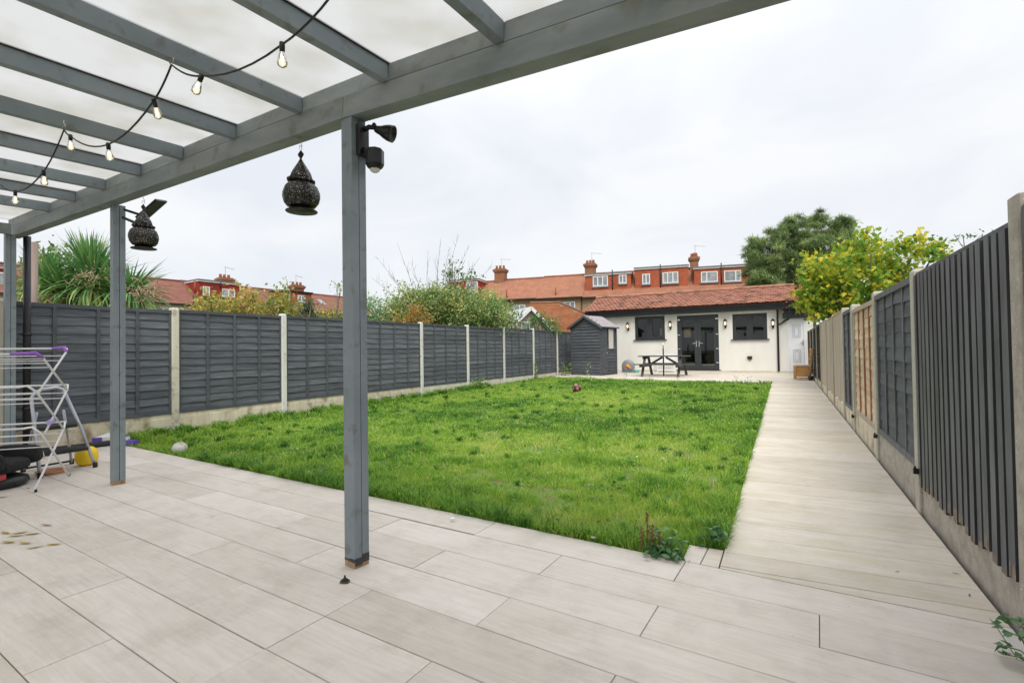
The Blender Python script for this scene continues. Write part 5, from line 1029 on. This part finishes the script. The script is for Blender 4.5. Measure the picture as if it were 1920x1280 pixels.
# child's car booster seat, mostly out of frame
M['seatf'] = mat('black_seat_fabric', (.012,.012,.013), (.025,.025,.026), (30,30,30), rough=.85); M['redp'] = mat('red_plastic', (.4,.02,.03), (.45,.04,.05), (5,5,5), rough=.3)
bs = thing('child_seat', 'black child car seat with pale piping at the left edge of the patio', 'car seat', (-5.90, 1.55, 0), R(38))
b = MB(); b.lathe([(.0,0),(.20,.0),(.225,.03),(.215,.07),(.14,.10),(.0,.11)], n=28); b.build('base', M['black'], bs)
def pad(name, c, rx, ry, rz, m, parent):
    b = MB(); n1, n2 = 20, 12; vs = []
    for i in range(n2+1):
        t = -math.pi/2+math.pi*i/n2
        for k in range(n1):
            a_ = 2*math.pi*k/n1; e_ = .55; f_ = lambda v_: math.copysign(abs(v_)**e_, v_); vs.append((c[0]+rx*f_(math.cos(t))*f_(math.cos(a_)), c[1]+ry*f_(math.cos(t))*f_(math.sin(a_)), c[2]+rz*f_(math.sin(t))))
    b.add(vs, [(i*n1+k, i*n1+(k+1)%n1, (i+1)*n1+(k+1)%n1, (i+1)*n1+k) for i in range(n2) for k in range(n1)], 0, True); return b.build(name, m, parent)
pad('seat', (0,0,.175), .20, .19, .06, M['seatf'], bs)
for s_ in (-1,1):
    ap = pad('armrest', (s_*.0+.02, s_*.20, .235), .20, .055, .085, M['seatf'], bs)
    MB().tube([(-.17,s_*.255,.20),(-.08,s_*.262,.29),(.08,s_*.262,.30),(.19,s_*.255,.25),(.215,s_*.245,.18)], .005, 6).build('piping', M['wire'], ap)
pad('backrest', (-.24,0,.42), .06, .22, .26, M['seatf'], bs)
MB().box((.16,-.235,.10),(.22,-.17,.14)).build('belt_guide', M['redp'], bs)

# ---------------------------------------------------------------- vegetation
def stems_mb(b, base, tips, r0, rs):
    base = Vector(base)
    for tp in tips:
        tp = Vector(tp); mid = base.lerp(tp,.5)+Vector(rs.normal(0,.08,3))*(tp-base).length; b.tube([base, base.lerp(mid,.6), mid, tp], [r0, r0*.8, r0*.55, r0*.2], 6)
    return b
def crown_pts(blobs, dens, rs, shell=.5):
    P = []; T = []
    for (x, y, z, r) in blobs:
        nc = max(3, int(dens*r*r*4)); d = rs.normal(size=(nc,3)); d /= np.linalg.norm(d,axis=1)[:,None]; rr = r*(shell+(1-shell)*rs.rand(nc)**.6)*(1+.18*rs.normal(size=nc))
        P.append(np.array([x,y,z])+d*rr[:,None]*np.array([1,1,.92])); T.append(rs.normal(0,.12,nc))
    return np.concatenate(P), np.concatenate(T)
def shrub(name, label, cat, blobs, m, dens, nl, size, sig, tmean, tsd, base, seed, aspect=.5, group=None, stemm=None, droop=.15, zmin=None, shell=.5):
    rs = np.random.RandomState(seed); cp, ct = crown_pts(blobs, dens, rs, shell); n = len(cp)
    pos = np.repeat(cp, nl, 0)+rs.normal(0, sig, (n*nl,3)); tn = np.repeat(tmean+ct, nl)+rs.normal(0, tsd, n*nl)
    if zmin is not None: k_ = pos[:,2] > zmin; pos = pos[k_]; tn = tn[k_]
    v, f = leaves(pos, size*rs.uniform(.6,1.4,len(pos)), rs, aspect, droop=droop)
    t = thing(name, label, cat, (base[0], base[1], 0), 0, group); o = obj('crown', npmesh('crown', v-np.array([base[0],base[1],0]), f, m, np.repeat(np.clip(tn,0,1),4)), t)
    b = MB(); tips = [(x-base[0], y-base[1], z) for (x,y,z,r) in blobs]+[(p[0]-base[0],p[1]-base[1],p[2]) for p in cp[::max(1,n//14)]]
    stems_mb(b, (0,0,-.1), tips, .05, rs); b.build('trunk', stemm or M['bark'], t); return t
M['bark'] = mat('grey_brown_bark', (.10,.075,.055), (.17,.14,.11), (12,12,3), rough=.9, bump=.3)
M['lf_green'] = leafmat('shrub_leaf', [(0,(0.052,0.122,0.037)),(.4,(0.133,0.265,0.072)),(.75,(0.286,0.428,0.122)),(1,(0.551,0.592,0.204))])
M['lf_grey'] = leafmat('grey_green_leaf', [(0,(0.070,0.164,0.070)),(.4,(0.212,0.375,0.177)),(.75,(0.446,0.609,0.305)),(1,(0.704,0.750,0.422))])
M['lf_gold'] = leafmat('golden_leaf', [(0,(0.109,0.186,0.047)),(.35,(0.296,0.358,0.078)),(.7,(0.559,0.482,0.109)),(1,(0.652,0.310,0.093))])
M['lf_mix'] = leafmat('mixed_shrub_leaf', [(0,(0.055,0.123,0.041)),(.35,(0.179,0.303,0.097)),(.65,(0.372,0.468,0.165)),(.88,(0.578,0.578,0.193)),(1,(0.688,0.454,0.138))])
M['lf_orange'] = leafmat('autumn_leaf', [(0,(0.184,0.196,0.057)),(.4,(0.391,0.287,0.069)),(.75,(0.575,0.253,0.057)),(1,(0.575,0.149,0.057))])
M['lf_dark'] = leafmat('dark_leaf', [(0,(0.024,0.056,0.024)),(.5,(0.056,0.128,0.048)),(1,(0.144,0.240,0.096))])
M['lf_fig'] = leafmat('fig_leaf', [(0,(0.058,0.165,0.024)),(.4,(0.165,0.330,0.042)),(.68,(0.396,0.528,0.066)),(.82,(0.750,0.660,0.050)),(1,(0.750,0.594,0.050))], trans=.4)
sg = 'shrubs behind the left fence'
shrub('shrub','dense grey-green shrub just right of the central post behind the fence','shrub',[(-12.07,12.03,2.35,.71),(-12.22,11.75,2.7,.3),(-11.48,12.4,2.1,.55)],M['lf_grey'],60,18,.085,.11,.5,.22,(-11.9,12.1),11,group=sg)
shrub('shrub','tallest mixed green shrub mound with bare twigs rising from it','shrub',[(-10.48,12.32,2.5,.78),(-10.03,13.12,2.62,.8),(-9.17,13.11,2.5,.75),(-11.39,12.57,2.2,.54),(-10.41,13.03,2.1,.8)],M['lf_mix'],80,20,.095,.11,.52,.22,(-10.3,12.9),12,group=sg)
shrub('shrub','small orange-yellow autumn shrub glowing in front of the green mound','shrub',[(-8.9,10.79,2.02,.36),(-9.25,10.63,1.85,.33)],M['lf_orange'],100,18,.075,.1,.4,.22,(-9.0,10.7),13,group=sg)
shrub('shrub','dark leafy shrub spreading toward the neighbour shed','shrub',[(-8.18,12.84,2.3,.66),(-7.95,13.85,2.15,.56),(-8.6,12.87,1.98,.59),(-8.12,13.36,1.9,.51)],M['lf_mix'],64,20,.09,.11,.42,.26,(-8.3,13.2),14,group=sg)
shrub('conifer','soft light green feathery bush in front of the plain orange roof','shrub',[(-9.7,16.18,3.0,.5),(-10.0,16.08,3.1,.4),(-9.6,16.2,2.3,.7)],M['lf_green'],90,20,.055,.09,.78,.12,(-9.7,16.2),15,group=sg)
shrub('fruit_tree','upright leafy branch rising above the shrubs against the sky','tree',[(-9.62,13.41,3.75,.28),(-9.26,13.58,3.68,.26),(-9.05,13.83,3.6,.22),(-9.65,13.52,4.1,.12),(-9.95,13.51,3.8,.2),(-9.78,13.53,3.31,.32)],M['lf_green'],34,6,.11,.08,.35,.2,(-9.6,13.5),16,droop=.3)
shrub('ivy','dark ivy climbing over the shed and brick wall','ivy',[(-8.18,17.0,2.2,.33),(-7.81,17.16,2.03,.34),(-7.62,17.38,1.95,.22),(-8.38,16.72,2.0,.28)],M['lf_green'],80,14,.08,.08,.35,.2,(-8.1,17.1),17)
yg = 'yellowing shrubs behind the left fence'
shrub('shrub','pale yellow shrub directly right of the first concrete post','shrub',[(-13.96,7.97,2.45,.39),(-14.19,8.48,2.25,.4),(-14.85,8.21,2.3,.28)],M['lf_gold'],55,10,.12,.14,.55,.2,(-14.2,8.2),21,group=yg,droop=.5)
shrub('shrub','taller golden shrub with reddish tips below the left dormer','shrub',[(-14.22,9.06,2.55,.46),(-13.63,9.09,2.2,.44),(-13.86,9.08,2.85,.25)],M['lf_gold'],55,10,.12,.15,.6,.22,(-13.9,9.1),22,group=yg,droop=.5)
shrub('shrub','broad yellow-green shrub between the two left dormers','shrub',[(-13.26,9.53,2.45,.46),(-13.35,10.05,2.3,.5),(-13.37,9.8,2.85,.3)],M['lf_gold'],55,12,.11,.14,.42,.2,(-13.3,9.8),23,group=yg,droop=.3)
shrub('shrub','narrow dark green upright shrub among the yellow ones','shrub',[(-11.77,9.38,2.2,.22),(-11.65,9.34,2.45,.17),(-11.7,9.4,1.9,.25)],M['lf_dark'],130,14,.07,.06,.5,.2,(-11.7,9.4),24,group=yg)
shrub('shrub','thin yellow-green shrub with a loose sprig left of the central post','shrub',[(-12.68,11.01,2.22,.38),(-12.39,11.3,2.3,.3),(-12.48,10.43,2.05,.36),(-12.36,11.12,3.16,.18)],M['lf_gold'],45,10,.10,.12,.4,.2,(-12.4,10.9),25,group=yg)
shrub('shrub','light green shrub peeking out behind the timber pole','shrub',[(-15.09,4.72,3.1,.3),(-14.77,4.71,3.3,.26),(-14.61,4.9,3.35,.27),(-15.44,4.78,2.7,.35),(-14.9,4.8,2.6,.4)],M['lf_gold'],60,10,.12,.12,.15,.12,(-14.9,4.8),26)
# two araucaria-like dark fronds over the yellow shrubs and a bare twig tree
rs = np.random.RandomState(31)
tw = thing('bare_tree', 'bare thin twigs fanning up into the sky behind the tallest shrub', 'tree', (-10.6, 13.6, 0))
b = MB()
tips = [(.3,.1,5.0),(-1.0,-.65,4.85),(-1.65,-1.0,4.4),(1.2,.55,4.75),(.87,.37,5.1),(-.1,-.1,4.6),(.6,.2,4.7),(1.5,.7,4.3),(-.6,-.4,4.2),(-1.3,-.8,3.8),(1.1,.4,4.2),(.1,.2,4.3),(1.9,.9,4.0),(-1.8,-1.1,3.7),(.9,.6,3.9)]
for tp in tips:
    tp = Vector(tp); bs_ = Vector((tp.x*.25+rs.normal(0,.05), tp.y*.25, 2.2)); md = bs_.lerp(tp,.55)+Vector((rs.normal(0,.06), rs.normal(0,.06), .1))
    b.tube([bs_, bs_.lerp(md,.5)+Vector((rs.normal(0,.03),0,0)), md, tp], [.011,.008,.006,.003], 5)
    for k in range(6):
        f_ = rs.uniform(.35,.95); q = bs_.lerp(tp,f_) if f_ < .5 else md.lerp(tp,(f_-.55)/.45 if f_ > .55 else 0); L = rs.uniform(.25,.6)*(1.1-f_*.5); dv = Vector((rs.normal(0,.35)+tp.x*.15, rs.normal(0,.3), 1)).normalized()
        b.tube([q, q+dv*L*.5+Vector((rs.normal(0,.02),0,0)), q+dv*L], [.004,.0032,.0018], 4)
b.build('twigs', M['bark'], tw); MB().tube([(0,0,-.1),(0,0,2.3)], [.07,.04], 8).build('trunk', M['bark'], tw)
# pine: needle puffs
rs = np.random.RandomState(41)
pine_blobs = [(-0.9,44.06,8.72,1.78),(1.39,46.4,10.52,1.65),(3.45,46.89,10.79,1.54),(4.5,48.47,10.9,.95),(0.57,46.31,7.4,2.01),(-0.93,43.45,6.73,1.25),(2.39,45.06,8.32,2.0),(-2.04,45.61,9.2,0.89),(3.57,46.59,9.08,1.7),(1.64,45.5,5.92,1.27),(-1.57,46.47,8.07,1.26),(0.24,45.51,10.0,1.2),(-1.74,44.52,6.07,1.08),(2.0,46,6.5,2.0),(3.8,47,7.5,1.9)]
pine_blobs = [(x,y,z-.2,r*.84) for x,y,z,r in pine_blobs]; cp, ct = crown_pts(pine_blobs, 6.5, rs, .86); n = len(cp); nl = 170
dirs = rs.normal(size=(n*nl,3)); dirs[:,2] += .45; dirs /= np.linalg.norm(dirs,axis=1)[:,None]
c_ = np.repeat(cp,nl,0)+rs.normal(0,.16,(n*nl,3))*np.array([1,1,.6]); L_ = rs.uniform(.25,.5,n*nl)[:,None]; sd_ = np.cross(dirs, rs.normal(size=(n*nl,3))); sd_ /= np.linalg.norm(sd_,axis=1)[:,None]
v = np.empty((n*nl,3,3)); v[:,0] = c_-sd_*.022; v[:,1] = c_+sd_*.022; v[:,2] = c_+dirs*L_
tn = np.clip(np.repeat(.5+ct*1.6,nl)+rs.normal(0,.18,n*nl),0,1)
M['lf_pine'] = leafmat('pine_needle', [(0,(0.068,0.115,0.041)),(.5,(0.209,0.304,0.108)),(1,(0.432,0.513,0.203))], trans=.2, rough=.6)
pn = thing('pine_tree', 'big rounded pine tree behind the right end of the brick dormers', 'tree', (2, 47, 0))
obj('crown', npmesh('crown', v.reshape(-1,3)-np.array([2,47,0]), np.arange(n*nl*3).reshape(-1,3), M['lf_pine'], np.repeat(tn,3)), pn)
b = MB(); b.tube([(0,0,-.2),(0,0,4),(-.2,0,8),(-.3,-.3,10)], [.45,.38,.25,.1], 10); [b.tube([(-.1,0,4.5+.3*i),(x-2,y-47,z)], [.14,.05], 6) for i, (x,y,z,r) in enumerate(pine_blobs[:14])]; b.build('trunk', M['bark'], pn)
# fig tree hanging over the right fence: lobed leaves in clusters on pale branches
rs = np.random.RandomState(51)
fig_blobs = [(0.80,14.59,2.29,0.42),(1.08,14.2,2.95,0.5),(1.83,15.16,3.35,0.55),(2.59,15.84,3.35,0.48),(1.57,14.9,2.53,0.6),(0.9,14.78,1.95,0.26),(2.3,15.47,2.75,0.55),(2.88,15.08,3.40,0.36),(3.5,16.29,3.5,0.22),(0.43,14.36,2.45,0.22),(0.62,14.09,3.1,0.28),(1.92,14.51,3.66,0.24),(3.40,16.3,3.35,0.34),(1.32,14.72,2.07,0.4),(2.79,15.79,2.9,0.41),(1.5,14.5,3.0,.4),(2.2,15.3,2.2,.5),(.80,14.5,1.95,.28),(.98,14.4,2.2,.36),(.62,14.4,2.25,.28),(.72,14.3,2.65,.3),(1.3,14.4,2.5,.4)]
cp, ct = crown_pts(fig_blobs, 36, rs, .6); n = len(cp); nl = 12; N_ = n*nl
pos = np.repeat(cp,nl,0)+rs.normal(0,.10,(N_,3)); tn = np.clip(np.repeat(.54+ct*1.1,nl)+rs.normal(0,.13,N_),0,.72); yl = (np.repeat(rs.rand(n) < .2,nl) & (rs.rand(N_) < .75)) | (rs.rand(N_) < .09); tn[yl] = rs.uniform(.76,1,yl.sum())
ax = rs.normal(size=(N_,3)); ax[:,2] -= .7; ax /= np.linalg.norm(ax,axis=1)[:,None]; nm = rs.normal(size=(N_,3))*.7; nm[:,2] += 1; sd_ = np.cross(ax,nm); sd_ /= np.linalg.norm(sd_,axis=1)[:,None]; un = np.cross(sd_,ax)
shape = np.array([(0,-.5,0),(.30,-.42,.03),(.52,-.05,.08),(.22,-.02,.02),(.42,.36,.07),(.14,.22,.01),(0,.62,-.05),(-.14,.22,.01),(-.42,.36,.07),(-.22,-.02,.02),(-.52,-.05,.08),(-.30,-.42,.03),(0,.05,-.02)])
S_ = rs.uniform(.07,.14,N_)[:,None,None]
v = pos[:,None]+S_*(sd_[:,None]*shape[None,:,:1]+ax[:,None]*shape[None,:,1:2]+un[:,None]*shape[None,:,2:3])
f = (np.array([(12,i,(i+1)%12) for i in range(12)])[None]+np.arange(N_)[:,None,None]*13).reshape(-1,3)
fg = thing('fig_tree', 'large-leaved tree with many yellow leaves hanging over the right fence', 'tree', (1.9, 15.3, 0))
fgo = np.array([1.9,15.3,0]); obj('crown', npmesh('crown', v.reshape(-1,3)-fgo, f, M['lf_fig'], np.repeat(tn,13)), fg)
b = MB(); stems_mb(b, (0,0,-.1), [(x-1.9,y-15.3,z) for (x,y,z,r) in fig_blobs], .055, rs); b.tube([(-.2,-.1,1.0),(-.75,-.75,2.2),(-.95,-.8,2.05),(-1.05,-.85,2.3)], [.025,.014,.011,.006], 6); b.build('trunk', mat('pale_fig_bark', (.12,.10,.08), (.19,.17,.14), (10,10,4), rough=.85), fg)
tag(obj('creeper', (lambda q: npmesh('creeper', q[0], q[1], M['lf_orange'], np.repeat(rs.uniform(.8,1,260),4)))(leaves(np.array([.62,19.9,2.85])+rs.normal(0,1,(260,3))*np.array([.2,.15,.28]), rs.uniform(.07,.12,260), rs, .6))), 'dark red creeper leaves at the right end of the tiled roof', 'creeper')
sp = thing('sprig', 'small green sprig poking up behind the black ribbed fence panel', 'plant', (1.98, 7.9, 0))
b = MB(); b.tube([(0,0,-.1),(.02,0,1.4),(-.03,0,2.42)], [.02,.012,.004], 6); b.tube([(0,0,2.2),(-.12,-.02,2.44)], .004, 4); b.tube([(0,0,2.25),(.13,0,2.40)], .004, 4); b.build('stem', M['bark'], sp)
q = leaves(np.array([0,0,2.40])+rs.normal(0,1,(46,3))*np.array([.11,.06,.035]), rs.uniform(.035,.06,46), rs, .5); obj('crown', npmesh('crown', q[0], q[1], M['lf_green'], np.repeat(rs.uniform(.1,.5,46),4)), sp)

# spiky palm (several heads of long arching blades) with dried flower sprays
rs = np.random.RandomState(61)
M['lf_palm'] = leafmat('palm_blade', [(0,(0.055,0.150,0.055)),(.45,(0.150,0.328,0.109)),(.75,(0.410,0.546,0.164)),(.9,(0.750,0.750,0.191)),(1,(0.750,0.655,0.219))], trans=.2, rough=.4)
M['spray'] = mat('dried_flower_spray', (.36,.28,.16), (.5,.41,.26), (30,30,30), rough=.9)
cd = thing('cabbage_palm', 'spiky green cabbage palm with drooping yellowed blades beyond the left fence', 'palm', (-11.7, 4.4, 0)); o0 = np.array([-11.7,4.4,0])
V = []; F = []; T = []; off = 0; SEG = 6
def head(c, n, L, el0, el1):
    global off
    az = rs.uniform(0,2*np.pi,n); el = np.radians(rs.uniform(el0,el1,n)); LL = L*rs.uniform(.75,1.15,n); dr = rs.uniform(.15,.55,n)*np.clip(1.2-el,.15,1.6); w0 = rs.uniform(.018,.03,n)
    for i in range(n):
        h_ = np.array([np.cos(az[i]),np.sin(az[i]),0]); sd = np.array([-h_[1],h_[0],0]); vv = []
        for k in range(SEG+1):
            u_ = k/SEG; e_ = el[i]-dr[i]*2.2*u_*u_; 
            if k == 0: p = np.array(c)+h_*.04
            else: p = p+LL[i]/SEG*(h_*np.cos(e_)+np.array([0,0,np.sin(e_)]))
            w_ = w0[i]*(1-u_**2.2)*(.6+.4*min(1,u_*4))+.0008; vv += [p-sd*w_-o0, p+np.array([0,0,-w_*.35])-o0, p+sd*w_-o0]
        V.extend(vv); t_ = np.clip(.42+.25*rs.normal()*.6+(.42 if el[i] < np.radians(-15) and rs.rand() < .6 else 0)+(.12 if el[i] < 0 else 0), 0, 1); T.extend([t_]*len(vv))
        for k in range(SEG):
            a_ = off+3*k
            for j in (0,1): F.append((a_+j,a_+j+1,a_+3+j+1)); F.append((a_+j,a_+3+j+1,a_+3+j))
        off += 3*(SEG+1)
head((-11.65,4.42,2.45),450,1.0,-55,85); head((-12.15,4.15,2.35),250,.8,-50,70); head((-11.05,4.75,2.3),310,.85,-60,60); head((-12.5,4.0,2.6),110,.7,-30,80); head((-11.75,4.4,2.75),170,.75,10,88)
obj('crown', npmesh('crown', V, F, M['lf_palm'], T), cd)
b = MB()
for (c, n) in (((-11.1,4.15,2.55),22),((-10.35,4.65,2.28),30),((-11.75,3.8,2.15),24)):
    c = Vector(c)-Vector(o0)
    for _ in range(n*5):
        d_ = Vector((rs.normal(0,.16), rs.normal(0,.12), rs.normal(0,.11))); q = c+d_; b.tube([q, q+Vector((rs.normal(0,.06), rs.normal(0,.05), rs.normal(-.02,.05)))], .006, 4, cap=False)
stuff(b.build('flower_spray', M['spray'], cd)); b = MB(); [b.tube([(0,0,-.1),(x*.4,y*.4,1.2),(x,y,z)], [.11,.09,.07], 8) for x,y,z in ((.05,.02,2.4),(-.45,-.25,2.3),(.65,.35,2.25),(-.8,-.4,2.55))]; b.build('trunk', M['bark'], cd)

# ---------------------------------------------------------------- weeds at the edges
def weedclump(name, label, cat, x, y, z, n, sx, sy, h, size, m, t0, ts, seed, aspect=.55, stem=5):
    rs = np.random.RandomState(seed); p = np.column_stack([rs.normal(0,sx,n), rs.normal(0,sy,n), rs.uniform(.01,h,n)*np.exp(-(rs.normal(0,.4,n))**2)])
    v, f = leaves(p, size*rs.uniform(.55,1.3,n), rs, aspect, spread=.5); t = thing(name, label, cat, (x,y,z)); obj('foliage', npmesh('foliage', v, f, m, np.repeat(np.clip(rs.normal(t0,ts,n),0,1),4)), t)
    b = MB(); [b.tube([(rs.normal(0,sx*.3),rs.normal(0,sy*.3),0),(q[0]*.7,q[1]*.7,q[2]*.6),tuple(q)], .0018, 4) for q in p[:stem]]; b.build('stem', M['bark'] if m is M['lf_orange'] else M['stemg'], t); return t
M['stemg'] = mat('green_stem', (.12,.17,.05), (.18,.2,.08), (9,9,9), rough=.6); M['dock'] = mat('rusty_seed_stalk', (.17,.055,.035), (.30,.17,.11), (40,40,40), rough=.9)
M['lf_weed'] = leafmat('smooth_weed_leaf', [(0,(0.030,0.090,0.030)),(.5,(0.083,0.195,0.075)),(1,(0.225,0.375,0.180))], trans=.2, rough=.4)
rs = np.random.RandomState(71)
dk_ = thing('dock_weed', 'upright rusty-brown seeding dock weed at the front lawn corner', 'weed', (-.665, 2.70, 0))
b = MB()
for sx_, H_ in ((0,.21),(.018,.15),(-.02,.13),(.04,.11)):
    b.tube([(sx_,0,0),(sx_*1.6,.0,H_*.6),(sx_*1.7,0,H_)], [.004,.003,.0015], 5)
    for k in range(46):
        z = rs.uniform(.015,H_); r_ = .026*(1-z/H_*.7); a_ = rs.uniform(0,6.28); b.lathe([(0,-.005),(.005,0),(0,.006)], (sx_*1.5+r_*rs.rand()*math.cos(a_), r_*rs.rand()*math.sin(a_), z), 5)
b.build('seed_stalk', M['dock'], dk_)
weedclump('leafy_weed','dark green leafy weed clump spilling over the tiles at the lawn corner','weed',-.575,2.665,0,95,.050,.028,.055,.045,M['lf_weed'],.4,.25,72)
weedclump('leafy_weed','leafy weed with a yellowing leaf in the notch beside the path','weed',-.37,2.985,0,70,.04,.05,.09,.05,M['lf_weed'],.45,.25,73)
weedclump('leafy_weed','pale leafy weed standing in the grass behind the rusty dock','weed',-.60,2.80,0,60,.06,.05,.11,.04,M['lf_weed'],.75,.2,74)
weedclump('leafy_weed','tuft of weeds at the front corner of the shed','weed',-7.25,17.3,gh(17.3),120,.13,.1,.55,.09,M['lf_green'],.5,.2,75)
weedclump('leafy_weed','thin weed growing in front of the middle of the shed','weed',-6.35,17.3,gh(17.3),40,.08,.05,.5,.06,M['lf_grey'],.6,.2,76)
weedclump('leafy_weed','ivy-like weed climbing the fourth visible pale fence post','weed',-7.55,15.4,gh(15.4),50,.05,.06,.65,.09,M['lf_green'],.75,.2,77)
weedclump('leafy_weed','bushy grass-weed tuft at the foot of the left fence','weed',-7.4,11.5,gh(11.5),110,.12,.12,.3,.09,M['lf_green'],.5,.2,78)
for i, (x, y) in enumerate(((-1.2,15.5),(-.9,15.45),(-2.9,15.85),(-4.6,16.1))): weedclump('terrace_weed','little weed sprouting at the edge of the rear terrace','weed',x,y,gh(y),16,.05,.03,.2,.05,M['lf_grey'],.5,.2,80+i)['group'] = 'weeds along the terrace edge'
# plant and teal pot at the lower right
tp = thing('plant_pot', 'teal plastic plant pot at the bottom right corner', 'plant pot', (.70, 2.165, 0))
MB().lathe([(.028,0),(.034,.006),(.044,.062),(.046,.064),(.046,.076),(.041,.076),(.038,.06),(0,.058)], n=24).build('pot', M['teal'], tp); MB().lathe([(0,.066),(.037,.062)], n=16).build('compost', M['blackm'], tp)
npl = thing('nightshade_plant', 'leafy green plant with orange tints growing in the teal pot beside the fence', 'plant', (.70, 2.24, 0))
rs = np.random.RandomState(91); b = MB(); tipz = [(-.05,.16,.085),(-.075,.10,.05),(-.06,.05,.04),(-.02,.2,.115),(.0,.12,.13),(-.02,.08,.10),(.01,.02,.09)]
P_l = []
for q in tipz:
    q = Vector(q); m_ = Vector((q.x*.4+.01,q.y*.5,q.z*.9+.02)); b.tube([(0,0,.05),m_,q], [.003,.0024,.0014], 5)
    for k in range(6): u_ = rs.uniform(.35,1.05); c_ = m_.lerp(q,u_); P_l.append((c_.x+rs.normal(0,.008),c_.y+rs.normal(0,.012),c_.z+rs.normal(0,.008)))
b.build('stem', M['stemg'], npl); P_l = np.array(P_l); n = len(P_l)
q = leaves(P_l, rs.uniform(.022,.045,n), rs, .55, spread=.4); tn = np.clip(rs.normal(.55,.2,n),0,1); obj('foliage', npmesh('foliage', q[0], q[1], M['lf_weed'], np.repeat(tn,4)), npl)
M['litterw'] = mat('white_litter', (.7,.72,.74), (.8,.8,.8), (20,20,20), rough=.5)
for x, y, lab in ((-2.78,2.72,'crumpled white paper scrap in the grass left of the central post'),(-.98,2.72,'crumpled white scrap under long grass near the front lawn edge'),(-1.9,2.62,'little pale scrap on the lawn edge right behind the central post')):
    b = MB(); b.lathe([(0,0),(.014,.002),(.017,.007),(.006,.011),(0,.010)], n=6, sm=False); tag(b.build('paper_scrap', M['litterw'], None, (x,y,.012), 1.0), lab, 'litter')
